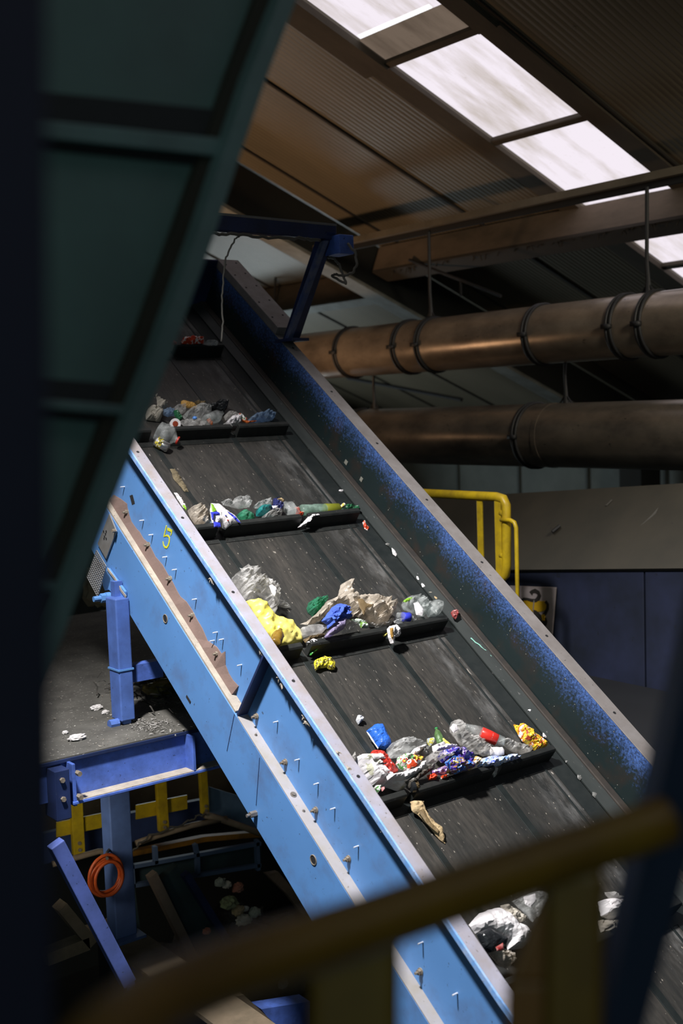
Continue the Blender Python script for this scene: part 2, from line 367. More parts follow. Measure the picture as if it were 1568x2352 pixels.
mb = MB(); a, e = Vector(CAM) + Vector((6.3, -2, 1.3924)), Vector(CAM) + Vector((6.3, 8.62, 1.3924))
mb.beam(a, e, (1, 0, 0), (0, 0, 1), .10, .05); t.part('channel', mb, mat('dusty_channel', (.15, .125, .09), .8, dirt=(.07, .06, .04), amt=.35, dscale=3))
mb = MB(); mb.beam(a + Vector((.02, 0, -.045)), e + Vector((.02, 0, -.045)), (1, 0, 0), (0, 0, 1), .03, .045); t.part('lower_lip', mb, M_black)

# a second purlin and duct far behind the gantry at the left
t = Thing('far_purlin', 'brown roof beam far behind the conveyor head gantry', 'beam', roof(6.1, 11, 3.7))
mb = MB(); roof_box(mb, 6.3, 6.36, 8.6, 19, 3.70, 3.98); t.part('web', mb, M_purl)
mb = MB(); roof_box(mb, 6.3, 6.44, 8.6, 19, 3.68, 3.70); t.part('flange', mb, MATS['pale_flange'])

# ------------------------------------------------------------------ the two ducts
M_duct = mat('dusty_duct', (.45, .37, .285), .30, .5, dirt=(.13, .105, .085), amt=.42, dscale=4, stretch=(1, .5, 1), speck=(.05, .045, .04), samt=.05, sscale=30)
M_duct2 = mat('greasy_duct', (.36, .30, .235), .30, .55, dirt=(.09, .08, .07), amt=.42, dscale=4, stretch=(1, .5, 1), speck=(.05, .045, .04), samt=.05, sscale=30)
def duct(name, label, zc, rad, m, rings, rods, seams):
    t = Thing(name, label, 'duct', Vector(CAM) + Vector((6.3, 5, zc - rad)), group='suspended ducts')
    mb = MB(); mb.tube([Vector(CAM) + Vector((6.3, y, zc)) for y in (-1.0, 2, 5, 8, 12, 17.5)], rad, 48); t.part('pipe', mb, m, smooth=True)
    for px, py in rings:
        y = hit((px, py), NX, 6.3).y; mb = MB()
        pts = [Vector(CAM) + Vector((6.3 + (rad + .006) * math.cos(q), y, zc + (rad + .006) * math.sin(q))) for q in [k * math.tau / 40 for k in range(41)]]
        for dy in (-.012, .022): mb.tube([p + Vector((0, dy, 0)) for p in pts], .011, 6, cap=False)
        c = Vector(CAM) + Vector((6.3 - rad - .015, y, zc - .0)); mb.box(c - Vector((.02, .03, .015)), c + Vector((.01, .04, .015)))
        t.part('clamp_band', mb, M_black, smooth=True)
    for px, py in seams:
        y = hit((px, py), NX, 6.3).y; mb = MB()
        mb.tube([Vector(CAM) + Vector((6.3, y - .02, zc)), Vector(CAM) + Vector((6.3, y + .02, zc))], rad + .004, 48); t.part('joint_seam', mb, m, smooth=False)
    for px, py, ztop, r in rods:
        y = hit((px, py), NX, 6.3).y
        mb = MB(); p0 = Vector(CAM) + Vector((6.3, y, zc + rad))
        mb.tube([p0, p0 + Vector((0, .0, .09)), p0 + Vector((.005, .012, .2)), Vector(CAM) + Vector((6.3, y, ztop))], [r * 1.8, r * 1.1, r, r], 8)
        mb.tube([p0 + Vector((0, -.06, -.01)), p0 + Vector((0, 0, .06)), p0 + Vector((0, .06, -.01))], r * .7, 6)
        t.part('hanger_rod', mb, M_black)
    return t
duct('air_duct', 'upper large dusty round duct with wire clamp rings hanging under the roof', 0.457, 0.208, M_duct,
     [(812, 800), (946, 790), (1250, 760), (1444, 745), (1512, 735), (1001, 785)], [(990, 735, 1.338, .013), (1488, 672, 1.338, .013)], [(640, 800)])
duct('air_duct', 'lower large round duct hanging by rods beneath the upper duct', -0.260, 0.228, M_duct2,
     [(838, 985), (1231, 980)], [(860, 938, 0.2463, .011), (1299, 920, 0.2463, .011)], [(1272, 980), (860, 990)])

def px_cable(name, label, pts, n, v, r, m, cat='cable', group=None, sag=0.0, jit=.0, seed=0):
    rnd = random.Random(seed); P = []
    for k in range(len(pts) - 1):
        a, b2 = hit(pts[k], n, v), hit(pts[k + 1], n, v)
        for q in range(6):
            f = q / 6; p = a.lerp(b2, f); p.z -= sag * 4 * f * (1 - f)
            P.append(p + Vector([rnd.uniform(-jit, jit) for _ in range(3)]))
    P.append(hit(pts[-1], n, v)); mb = MB(); mb.tube(P, r, 7)
    return single(name, mb, m, label, cat, group, smooth=True)
mbd = [hit(p, NX, 6.9) for p in ((940, 597), (1150, 680))]
mb = MB(); mb.tube(mbd, .014, 7); mb.tube([mbd[0].lerp(mbd[1], .58), mbd[0].lerp(mbd[1], .58) - Vector((0, 0, .13))], .012, 6)
single('bracing_rod', mb, M_hole_shade, 'thin black bracing rod slanting under the roof above the upper duct', 'rod')
mb = MB(); mb.tube([hit((798, 868), NX, 9.2), hit((1060, 918), NX, 9.2)], .022, 7)
single('bracing_rod', mb, M_hole_shade, 'thin black bracing rod slanting between the upper and lower duct', 'rod')
px_cable('hanging_wire', 'thin black wire hanging below the far roof beam at the left', [(634, 590), (630, 712)], NX, 7.2, .012, M_black, 'wire')

# ------------------------------------------------------------------ machine behind the conveyor
def W(x, y, z): return Vector(CAM) + Vector((x, y, z))
def poly_px(pts, n, v): return [hit(p, n, v) for p in pts]
M_mach = mat('machine_blue', (.026, .034, .085), .6, dirt=(.010, .014, .024), amt=.45, dscale=2.2, speck=(.01, .012, .015), samt=.05, sscale=14)
t = Thing('sorting_machine', 'large dark blue machine housing with dust-covered sloping hood behind the conveyor', 'machine', W(5.8, 5.2, -4))
top = [hit(p, NX, 5.5) for p in ((1200, 1311), (1568, 1308))]
dr = (top[1] - top[0]) / (top[1].y - top[0].y)
def along(p, y): return p + dr * (y - p.y)
a, e = along(top[0], 8.2), along(top[0], 2.6); zb = 4 - 2.16
mid = along(top[0], 4.24)
for (p, q) in ((a, mid + Vector((0, .006, 0))), (mid - Vector((0, .006, 0)), e)):
    mb = MB(); mb.prism([p, q, Vector((5.5, q.y, zb)), Vector((5.5, p.y, zb))], (.04, 0, 0)); t.part('side_panel', mb, M_mach, bevel=.004)
mb = MB(); mb.prism([W(5.53, 8.2, -4), W(5.53, 2.6, -4), Vector((5.53, 2.6, e.z - .02)), Vector((5.53, 8.2, a.z - .02))], (.5, 0, 0)); t.part('body', mb, M_black)
hl = [hit(p, NX, 6.02) for p in ((1170, 1134), (1568, 1110))]; dh = (hl[1] - hl[0]) / (hl[1].y - hl[0].y)
ha, he = hl[0] + dh * (8.2 - hl[0].y), hl[0] + dh * (2.6 - hl[0].y)
mb = MB(); lip = Vector((-.03, 0, .01))
mb.hexa([a + lip, e + lip, e + lip + Vector((.05, 0, -.03)), a + lip + Vector((.05, 0, -.03)), ha, he, he + Vector((.05, 0, -.05)), ha + Vector((.05, 0, -.05))])
M_hood = mat('dusty_hood', (.075, .066, .050), .92, dirt=(.042, .040, .032), amt=.42, dscale=1.6, speck=(.045, .04, .035), samt=.065, sscale=16)
hood = t.part('hood', mb, M_hood, label='dust-covered sloping hood')
mb = MB(); mb.box((5.4, 2.6, zb - .14), (5.56, 8.2, zb - .02)); t.part('sill', mb, M_navy)
mb = MB(); s0 = hit((1285, 1193), NX, 5.78)
p, q = hit((1268, 1222), NX, 5.70), hit((1285, 1208), NX, 5.75)
mb.tube([p, q], .012, 6); t.part('latch', mb, M_black)

M_scuff = mat('pale_scuff', (.13, .125, .115), .9, dirt=(.08, .075, .065), amt=.4, dscale=12)
def hp_(x, y):
    f = max(0.0, min(1.0, (1310 - y) / 185)); return hit((x, y), NX, 5.5 + .52 * f) + Vector((-.012, 0, .012))
for pts, w in ((((1535, 1150), (1500, 1190), (1462, 1225), (1428, 1285)), .018), (((1395, 1165), (1408, 1152)), .012), (((1545, 1243), (1560, 1238)), .008)):
    t.part('scuff_mark', ribbon([hp_(*q) for q in pts], w, (-.9, 0, .43), .002), M_scuff, hood)

# snake picture sign on the machine
t = Thing('picture_sign', 'white picture sign with black snake around a yellow shape on blue machine', 'sign', hit((1235, 1440), NX, 5.48))
def sg(x, y): return hit((1150 + x / 6.19, 1120 + y / 6.19), NX, 5.475)
mb = MB(); mb.prism([sg(120, 1395), sg(778, 1420), sg(715, 2180), sg(120, 2180)], (.012, 0, 0)); t.part('board', mb, mat('sign_white', (.36, .31, .30), .5, dirt=(.2, .18, .17), amt=.3), bevel=.002)
M_ink = mat('sign_black', (.02, .018, .015), .6); M_signy = mat('sign_yellow', (.48, .29, .01), .5, dirt=(.3, .17, .01), amt=.2)
mb = MB(); mb.prism([sg(330, 1605), sg(620, 1612), sg(655, 1640), sg(660, 1690), sg(630, 1745), sg(570, 1765), sg(300, 1755), sg(270, 1680)], (-.004, 0, 0)); t.part('yellow_body', mb, M_signy)
t.part('snake', ribbon([sg(430, 1505), sg(450, 1475), sg(490, 1465), sg(535, 1490), sg(550, 1535), sg(535, 1575), sg(500, 1605), sg(440, 1602), sg(380, 1585), sg(330, 1578), sg(290, 1600)],
                       [.03, .02, .026, .026, .026, .028, .022, .02, .016, .014, .01], (-1, 0, 0), .006), M_ink)
t.part('tail', ribbon([sg(640, 1615), sg(672, 1660), sg(668, 1720), sg(635, 1790), sg(612, 1810)], .02, (-1, 0, 0), .006), M_ink)
mb = MB(); mb.prism([sg(470, 1735), sg(510, 1745), sg(560, 1800), sg(600, 1840), sg(650, 1850), sg(662, 1900), sg(650, 1960), sg(600, 1980), sg(470, 1900)], (-.005, 0, 0)); t.part('base_shape', mb, M_ink)
mb = MB(); mb.prism([sg(585, 1805), sg(628, 1800), sg(632, 1890), sg(600, 1885)], (-.008, 0, 0)); t.part('yellow_mark', mb, M_signy)
t.part('divider', ribbon([sg(480, 1600), sg(466, 1745)], .007, (-1, 0, 0), .007), mat('sign_grey', (.2, .19, .18), .6))

# yellow guard rail on the far walkway
t = Thing('guard_rail', 'bright yellow guard rail with rounded end loop on the walkway beyond the belt', 'railing', hit((1145, 1400), NX, 4.8))
g = lambda x, y, dx=0: hit((x, y), NX, 4.8 + dx)
mb = MB(); mb.tube([g(820, 1120), g(978, 1133), g(1140, 1141), g(1156, 1146), g(1162, 1160), g(1163, 1200), g(1163, 1300), g(1160, 1320), g(1150, 1330), g(1120, 1333)], .027, 12); t.part('top_rail', mb, M_yellow, smooth=True)
for x, w in ((1101, .045), (1145, .05)):
    mb = MB(); q0 = g(x, 1136); mb.beam(q0, Vector((q0.x, q0.y, 4 - 1.66)), (0, 1, 0), (1, 0, 0), w, .012 if x < 1120 else .03); t.part('post', mb, M_yellow, bevel=.003)
mb = MB(); mb.tube([g(1150, 1194, -.03), g(1172, 1195, -.03), g(1181, 1200, -.03), g(1185, 1212, -.03), g(1187, 1300, -.03), g(1190, 1480, -.03)], .0125, 10); t.part('handrail', mb, M_yellow, smooth=True)
for y in (1178, 1275):
    mb = MB(); mb.tube([g(1150, y), g(1164, y + 2)], .02, 10); t.part('end_bracket', mb, M_yellow, smooth=True)
mb = MB(); mb.box((4.35, 3.0, 4 - 1.72), (5.35, 9.0, 4 - 1.66)); single('walkway_deck', mb, M_black, 'dark walkway deck hidden low behind the far conveyor wall', 'deck')

# ------------------------------------------------------------------ the inclined conveyor
HT, HB, HL, HBOT = -2.93, -3.2, -3.305, -3.585      # flange, belt, ledge, underside (height across the slope)
XN, XO, XF, XFO = 2.5, 2.445, 3.79, 3.867           # near plate, near flange edge, far plate, far flange edge
S0, S1 = -1.6, 5.35
cv = Thing('cleated_conveyor', 'steep light blue conveyor with side plates and cleated dark belt carrying rubbish', 'conveyor', belt(3.1, .2, HBOT), belt=True)
cv.base = (3.1, .2, HBOT)
B = lambda X, s, h: Vector((X, s, h))              # belt coordinates, turned by Thing.inv
cv.inv = Matrix.Translation(-Vector(cv.base))
def cbox(lo, hi, mb=None):
    return (mb or MB()).box(lo, hi)
def npx(p, X=XN): return tobelt(hit(p, NX, X))
def fpx(p): return tobelt(hit(p, NH, HT))
pl = cv.part('side_plate', cbox((XN - .006, S0, HBOT + .02), (XN, S1, HT)), M_blue, label='light blue outer side plate')
fl = cv.part('top_flange', cbox((XO, S0, HT - .006), (XN + .002, S1, HT + .001)), M_flange, pl, bevel=.002)
cv.part('flange_lip', cbox((XO - .004, S0, HT - .024), (XO + .004, S1, HT + .0015)), M_lip, pl, bevel=.003)
lb = cv.part('lower_box', cbox((XO, S0, HBOT), (XN - .002, S1 + .1, HL - .006)), M_blue, label='light blue lower box rail')
cv.part('ledge_dust', cbox((XO + .004, 2.40, HL - .006), (XN - .004, S1, HL + .004)), M_ledge, lb, label='thick beige dust along the ledge')
cv.part('ledge_top', cbox((XO + .001, S0, HL - .006), (XN - .004, 2.375, HL + .001)), M_ledgeclean, lb, bevel=.002)
cv.part('stiffener', cbox((XO + .002, 2.376, HL), (XN - .006, 2.386, HT - .006)), M_navy, pl, label='stiffener rib coloured navy for its shade')  # navy instead of light blue: the rib's shade put into its colour
# caked dust on the plate above the ledge
zz = lambda x, y: (200 + x / 4.355, 1150 + y / 4.355)
edge = [zz(*q) for q in ((262, -60), (330, -20), (395, 30), (400, 70), (420, 150), (440, 210), (490, 280), (520, 310), (560, 380), (600, 415), (640, 480), (680, 560), (750, 640), (800, 730), (850, 810), (895, 900), (930, 960), (990, 1010), (1050, 1100), (1090, 1180), (1150, 1280), (1200, 1400), (1290, 1460))]
edge += [(100 + x / 2.613, 1000 + y / 2.613) for x, y in ((1045, 1280), (1065, 1310), (1088, 1296), (1090, 1380), (1110, 1430), (1135, 1470), (1168, 1505))]
up = [npx(p, XN - .009) for p in edge]
for q in up: q.z = max(q.z, HL + .012)
mb = MB(); n = len(up)
for a, e2 in zip(up, up[1:]):
    a0, b0 = B(XN - .006, a.y, HL), B(XN - .006, e2.y, HL)
    mb.hexa([a0 - Vector((.02, 0, 0)), b0 - Vector((.02, 0, 0)), b0, a0, B(XN - .009, a.y, a.z), B(XN - .009, e2.y, e2.z), B(XN - .0058, e2.y, e2.z), B(XN - .0058, a.y, a.z)])
bmesh.ops.remove_doubles(mb.bm, verts=mb.bm.verts, dist=.0006)
cv.part('caked_dust', mb, M_dust, pl, label='brown caked dust with ragged edge above the ledge')
# number painted on the plate
N5 = lambda *q: [npx(zz(*p), XN - .0065) for p in q]
M_num = mat('stencil_yellow', (.60, .58, .03), .5)
num = cv.part('painted_number', ribbon(N5((795, 250), (768, 362)), .0075, (-1, 0, 0), .0012), M_num, pl, label='stencilled yellow number 5')
cv.part('number_stroke', ribbon(N5((803, 283), (828, 293), (850, 305), (845, 322), (836, 350)), [.013, .014, .012, .008, .003], (-1, 0, 0), .0012), M_num, num)
cv.part('number_stroke', ribbon(N5((772, 356), (796, 347), (814, 354), (824, 376), (822, 412), (813, 445), (797, 468), (778, 464), (765, 445), (759, 405)), [.004, .008, .009, .009, .009, .009, .009, .009, .008, .006], (-1, 0, 0), .0012), M_num, num)
# screw tips and bolts
tabs = [(286, 1118), (330, 1195), (351, 1228), (383, 1279), (405, 1308), (451, 1376), (499, 1452), (513, 1468), (492, 1471), (555, 1527), (589, 1586), (638, 1657), (687, 1744), (731, 1799), (769, 1856), (823, 1943), (971, 2164), (1050, 2281)]
for p in tabs:
    q = npx(p, XN - .006); mb = MB()
    mb.tube([q + Vector((.004, 0, 0)), q + Vector((-.022, 0, 0))], [.0032, .0028], 8)
    cv.part('screw_tip', mb, M_screw, pl)
bolts = [(293, 1176), (342, 1251), (392, 1329), (444, 1413), (501, 1501), (590, 1645), (656, 1750), (726, 1860), (801, 1972), (966, 2231)]
for p in bolts:
    q = npx(p, XN - .006); mb = MB()
    mb.tube([q + Vector((.002, 0, 0)), q - Vector((.004, 0, 0))], .013, 14); mb.tube([q, q - Vector((.014, 0, 0))], .010, 6); mb.tube([q, q - Vector((.026, 0, 0))], .005, 8)
    cv.part('bolt', mb, M_rust, pl)
for k, p in enumerate([(326, 1038), (426, 1189), (538, 1360), (675, 1564), (825, 1783)]):
    q = tobelt(hit(p, NH, HT)); q.x = (XO + XN) / 2; mb = MB(); mb.tube([B(q.x, q.y, HT - .004), B(q.x, q.y, HT + .0022)], .007, 14); cv.part('bolt_hole', mb, M_hole_shade, fl)
for p, r in (((380, 1421), .017), ((720, 1975), .017)):
    q = npx(p, XO); mb = MB(); mb.tube([q + Vector((.01, 0, 0)), q - Vector((.0015, 0, 0))], r, 20); cv.part('round_hole', mb, M_hole_shade, lb)
    mb = MB(); mb.tube([q + Vector((-.0012, r * math.cos(k) * 1.08, r * math.sin(k) * 1.08)) for k in [i * math.tau / 24 for i in range(25)]], .0022, 6, cap=False); cv.part('hole_rim', mb, M_rust, lb)
q = npx((433, 1606), XO); mb = MB(); mb.box(q - Vector((.002, .02, .006)), q + Vector((.01, .02, .006))); cv.part('slot', mb, M_hole_shade, lb)
q = npx((304, 1148), XN - .006); mb = MB(); mb.prism([q + Vector((-.001, a, c)) for a, c in ((.03, .0), (.01, .022), (-.028, .0), (-.01, -.022))], (.004, 0, 0)); cv.part('square_hole', mb, M_hole_shade, pl)
for p in ((672, 1826), (581, 1690), (690, 1865)):
    q = tobelt(hit(p, NH, HL)); q.x = (XO + XN) / 2; mb = MB()
    mb.tube([B(q.x, q.y, HL), B(q.x, q.y, HL + .003)], .013 if p[0] == 672 else .006, 16); mb.tube([B(q.x, q.y, HL), B(q.x, q.y, HL + .007)], .007 if p[0] == 672 else .003, 12)
    cv.part('washer', mb, M_steel, lb)
q = npx((588, 1868), XO); mb = MB(); mb.tube([q, q - Vector((.03, 0, 0))], .013, 6); mb.tube([q, q - Vector((.045, 0, 0))], .007, 8); cv.part('bolt', mb, M_steel, lb)
for (a, e2) in (((521, 1725), (538, 1640)), ((588, 1850), (596, 1740))):
    p, q = npx(a, XO - .001), npx(e2, XO - .001); cv.part('sheet_joint', ribbon([p, q], .0025, (-1, 0, 0), .0006), M_navy, lb)
# tufts of litter caught under the flange
for k, p in enumerate(((600, 1500), (644, 1558), (700, 1648), (707, 1662), (648, 1570), (885, 1910), (890, 1922), (488, 1330), (775, 1728), (800, 1765))):
    q = npx(p, XO + .01); rnd = random.Random(k); mb = MB()
    for i in range(10):
        d = Vector((rnd.uniform(-.01, .015), rnd.uniform(-.02, .02), rnd.uniform(-.02, .008))); mb.tube([q, q + d * .6 + Vector((0, .004, 0)), q + d], [.004, .003, .001], 5)
    cv.part('caught_fluff', mb, M_ledge, pl)
# far side
fw = cv.part('inner_plate', cbox((XF, S0, HB - .1), (XF + .006, S1, HT)), M_farwall, label='grime-streaked blue inner side plate')
M_fwflange = mat('grey_dusty_flange', (.22, .205, .20), .85, dirt=(.15, .13, .12), amt=.3, dscale=10, speck=(.07, .06, .055), samt=.05)
ff = cv.part('far_flange', cbox((XF - .002, S0, HT - .003), (XFO, S1, HT + .002)), M_fwflange, fw, label='grey dusty top flange', bevel=.002)
for p in ((868, 1019), (985, 1148), (1114, 1291), (1265, 1459), (1420, 1635), (690, 800), (770, 900)):
    q = tobelt(hit(p, NH, HT)); q.x = (XF + XFO) / 2; mb = MB(); mb.tube([B(q.x, q.y, HT - .004), B(q.x, q.y, HT + .0032)], .007, 14); cv.part('bolt_hole', mb, M_hole_shade, ff)
cv.part('outer_web', cbox((XF + .0065, S0, HBOT), (XF + .02, S1, HT - .01)), M_navy, fw)
cv.part('guide_rail', cbox((XF - .040, S0, HB + .012), (XF - .001, S1, HB + .034)), M_rail, fw, bevel=.004, label='brown grimy guide rail')
mb = MB(); mb.hexa([B(3.695, S0, HB + .001), B(XF - .041, S0, HB + .001), B(XF - .041, S0, HB + .026), B(3.695, S0, HB + .008), B(3.695, S1, HB + .001), B(XF - .041, S1, HB + .001), B(XF - .041, S1, HB + .026), B(3.695, S1, HB + .008)])
cv.part('rubber_skirt', mb, M_skirt, fw, label='grey rubber sealing skirt')
q1, q2 = tobelt(hit((795, 1062), NX, XF)), tobelt(hit((830, 1101), NX, XF))
for q, w in ((q1, .012), (q2, .010)):
    mb = MB(); mb.box(q - Vector((.003, w, .011)), q + Vector((.003, w, .011))); cv.part('slot_window', mb, mat('pale_slot', (.20, .20, .17), .7), fw)  # small pale squares on the plate
# cover plate and head panel at the top end
cv.part('cover_plate', cbox((XF - .005, 4.60, HT + .004), (XFO + .065, S1, HT + .050)), M_fwflange, fw, label='wide dusty cover strip on top of the far plate', bevel=.002)
for s in (4.7, 4.86, 5.02, 5.16, 5.28):
    for x in (XF + .02, XFO + .03):
        mb = MB(); mb.tube([B(x, s + (x - XF) * .3, HT + .049), B(x, s + (x - XF) * .3, HT + .052)], .006, 10); cv.part('bolt_hole', mb, M_hole_shade, fw)
cv.part('head_panel', cbox((XN, S1 - .012, HBOT), (XF + .05, S1, HT + .045)), M_navy, label='dark navy head end panel')
cv.part('under_pan', cbox((XN, S0, HBOT - .012), (XF + .02, S1, HBOT)), M_black)
# belt, welded seams and cleats
bl = cv.part('belt', cbox((XN + .004, S0, HB - .012), (3.692, S1 - .02, HB)), M_belt, label='dark dusty running belt')
for X, w in ((2.815, .030), (3.285, .034), (3.565, .012)):
    mb = MB(); mb.box((X - w / 2, S0, HB - .002), (X + w / 2, S1 - .03, HB + .0035)); cv.part('belt_seam', mb, M_rubber, bl, bevel=.0015)
cv.part('edge_strip', cbox((3.60, S0, HB - .002), (3.69, S1 - .03, HB + .003)), M_rubber, bl)
CL = [.945, 1.727, 2.525, 3.306, 4.036, 4.80]
for s in CL:
    for x0, x1 in ((2.56, 2.792), (2.836, 3.262), (3.306, 3.622)):
        mb = MB(); prof = [(-.012, HB), (.03, HB), (.03, HB + .010), (.016, HB + .014), (.013, HB + .055), (.018, HB + .064), (.016, HB + .072), (-.006, HB + .072), (-.012, HB + .064)]
        mb.prism([B(x0, s + .006 + a, h) for a, h in prof], (x1 - x0, 0, 0)); cv.part('cleat', mb, M_cleat, bl, bevel=.002)
    mb = MB(); mb.box((2.56, s - .045, HB - .001), (3.622, s, HB + .003)); cv.part('cleat_foot', mb, M_cleat, bl, bevel=.001)
# end bracket and support leg
bx = lambda x, y, X=XO - .004: npx((100 + x / 2.613, 1000 + y / 2.613), X)
mb = MB(); mb.prism([bx(*q) for q in ((390, 800), (400, 795), (500, 935), (500, 985), (470, 1070), (440, 1045), (425, 1010), (430, 950), (405, 925), (380, 930), (360, 880), (372, 820))], (-.012, 0, 0)); br = cv.part('leg_bracket', mb, M_blue, lb, bevel=.002)
cv.part('bracket_edge', ribbon([bx(385, 800, XO - .018), bx(430, 860, XO - .018), bx(470, 935, XO - .018), bx(497, 970, XO - .018)], .012, (-1, 0, 0), .003), M_ledge, br)
q = bx(400, 970, XO - .01)
mb = MB(); mb.tube([q + Vector((.01, 0, 0)), q - Vector((.025, 0, 0))], .024, 16); mb.tube([q - Vector((.02, 0, 0)), q - Vector((.05, 0, 0))], .022, 6); mb.tube([q, q - Vector((.085, 0, 0))], .013, 10); cv.part('pivot_bolt', mb, M_blue, br, smooth=False)
for a in ((372, 770), (365, 885), (448, 1015), (485, 985), (440, 570), (440, 900)):
    q = bx(*a); mb = MB(); mb.tube([q - Vector((.008, 0, 0)), q - Vector((.024, 0, 0))], .008, 6); cv.part('bolt', mb, M_rust, br)
mb = MB(); mb.prism([bx(*q) for q in ((330, 650), (400, 470), (442, 575), (380, 740))], (-.006, 0, 0)); ip = cv.part('inspection_plate', mb, M_galv, lb, label='pale bolted inspection plate')
for a in ((368, 575), (380, 590), (374, 605), (371, 618), (384, 618), (384, 575)):
    q = bx(*a); mb = MB(); mb.tube([q, q - Vector((.0085, 0, 0))], .005, 8); cv.part('plate_hole', mb, M_hole_shade, ip)
mb = MB(); quad = [bx(318, 690, XO - .05), bx(375, 785, XO - .05), bx(325, 970, XO - .05), bx(262, 850, XO - .05)]
for i in range(13):
    f = i / 12; a, e2 = quad[0].lerp(quad[3], f), quad[1].lerp(quad[2], f); mb.tube([a, e2], .0024, 4)
for i in range(11):
    f = i / 10; a, e2 = quad[0].lerp(quad[1], f), quad[3].lerp(quad[2], f); mb.tube([a, e2], .0024, 4)
cv.part('mesh_guard', mb, M_galv, lb, label='pale perforated mesh guard')
def wl(p): return tobelt(hit(p, NX, 2.385))
wp = lambda x, y, z: tobelt(W(x, y, z))
lt, lbm = hit((268, 1365), NX, 2.385), hit((268, 1650), NX, 2.385); ly = (lt.y + lbm.y) / 2
mb = MB()
for (y0, y1, x0, x1, z0, z1) in ((ly - .045, ly + .055, 2.37, 2.44, lbm.z, lt.z - .02), ):
    P = [tobelt(Vector((x, y, z))) for z in (z0, z1) for x, y in ((x0, y0), (x1, y0), (x1, y1), (x0, y1))]; mb.hexa(P)
M_leg = mat('leg_blue', (.085, .17, .50), .55, dirt=(.05, .09, .26), amt=.25, dscale=9, speck=(.03, .05, .12), samt=.05)
lg = cv.part('support_leg', mb, M_leg, bevel=.006)
mb = MB(); P = [tobelt(Vector((x, y, z))) for z in (lt.z - .02, lt.z + .05) for x, y in ((2.40, ly + .015), (2.44, ly + .015), (2.44, ly + .055), (2.40, ly + .055))]; mb.hexa(P); cv.part('leg_head', mb, M_leg, lg)
mb = MB(); P = [tobelt(Vector((x, y, z))) for z in (4 - 1.418, lbm.z + .1) for x, y in ((2.385, ly - .035), (2.425, ly - .035), (2.425, ly + .03), (2.385, ly + .03))]; mb.hexa(P); cv.part('leg_foot', mb, M_leg, lg, bevel=.004)
mb = MB(); zc = (lbm.z + lt.z) / 2 - .06; P = [tobelt(Vector((x, y, z))) for z in (zc, zc + .008) for x, y in ((2.366, ly - .049), (2.444, ly - .049), (2.444, ly + .059), (2.366, ly + .059))]; mb.hexa(P); cv.part('weld_band', mb, M_blue, lg)
q = tobelt(Vector((2.37, ly - .01, lbm.z - .01))); mb = MB(); mb.tube([q, q - Vector((.045, 0, 0))], .022, 8); cv.part('leg_bolt', mb, M_leg, lg)
mb = MB(); a = hit((298, 1545), NX, 2.5); e2 = hit((332, 1540), NX, 2.62)
mb.hexa([tobelt(Vector((x, y, z))) for z in (4 - 1.24, 4 - 1.16) for x, y in ((2.44, ly + .0), (2.62, ly + .0), (2.62, ly + .06), (2.44, ly + .06))]); cv.part('leg_brace', mb, M_blue2, lg)

# portal frame over the conveyor head with its wires
gx = 3.83; ft = hit((668, 780), NX, gx); tp = hit((750, 535), NX, gx)
t = Thing('head_gantry', 'dark blue portal frame standing on the far flange over the conveyor head', 'frame', ft)
t.part('post', MB().beam(ft, tp, (0, 1, 0), (1, 0, 0), .085, .06), M_navy, bevel=.004)
t.part('post_channel', MB().beam(ft + Vector((-.04, -.03, .0)), tp + Vector((-.04, -.03, -.05)), (0, 1, 0), (1, 0, 0), .035, .03), mat('worn_navy', (.05, .08, .20), .6, dirt=(.2, .2, .22), amt=.22, dscale=14))
t.part('foot_plate', MB().box(ft - Vector((.06, .09, .012)), ft + Vector((.06, .07, .004))), M_navy)
b0, b1 = Vector((2.3, tp.y, 0)), Vector((tp.x + .03, tp.y, 0))
l0, l1 = hit((500, 508), NY, tp.y - 4 * 0), hit((765, 532), NY, tp.y)
db = (l1 - l0); l0 = l0 - db * .8
t.part('cross_beam', MB().beam(l0 - Vector((0, 0, .01)), l1 - Vector((0, 0, .01)), (0, 0, 1), (0, 1, 0), .075, .06), M_navy, bevel=.004)
t.part('beam_dust', MB().beam(l0 + Vector((0, 0, .030)), l1 + Vector((0, 0, .030)), (0, 0, 1), (0, 1, 0), .012, .064), M_fwflange, label='dust line on top of the beam')
jb = hit((780, 562), NX, gx + .06)
t.part('junction_box', MB().box(jb - Vector((.05, .06, .055)), jb + Vector((.05, .07, .045))), M_blue2, bevel=.006, label='small blue junction box')
def path_cable(name, pts, r, m, label, cat, jit=.006, seed=1, parent=None):
    rnd = random.Random(seed); P = []
    for a, e in zip(pts, pts[1:]):
        for q in range(5): P.append(a.lerp(e, q / 5) + Vector([rnd.uniform(-jit, jit) for _ in range(3)]))
    P.append(pts[-1]); mb = MB(); mb.tube(P, r, 6)
    return single(name, mb, m, label, cat, smooth=True)
yk = tp.y - .05
h_ = lambda x, y: hit((x, y), NY, yk)
path_cable('festoon_cable', [h_(440, 530), h_(490, 537), h_(540, 536), h_(580, 543), h_(640, 546), h_(700, 548), h_(735, 552)], .008, M_cable, 'grimy cable strung under the gantry cross beam', 'cable')
path_cable('pull_cord', [h_(555, 538), h_(538, 550), h_(524, 580), h_(517, 600), h_(513, 640), h_(510, 690), h_(511, 740), h_(508, 785)], .0045, mat('frayed_cord', (.13, .125, .11), .9), 'frayed cord hanging down from the cable over the top cleat', 'cord', .003)
hx = lambda x, y: hit((x, y), NX, gx + .02)
path_cable('loose_cable', [hx(800, 560), hx(815, 580), hx(820, 605), hx(812, 625), hx(790, 634), hx(770, 630), hx(760, 634), hx(780, 645), hx(795, 652), hx(790, 637), hx(780, 610), hx(768, 595), hx(752, 590)], .007, M_cable, 'loose cable looping from the junction box', 'cable', .003)
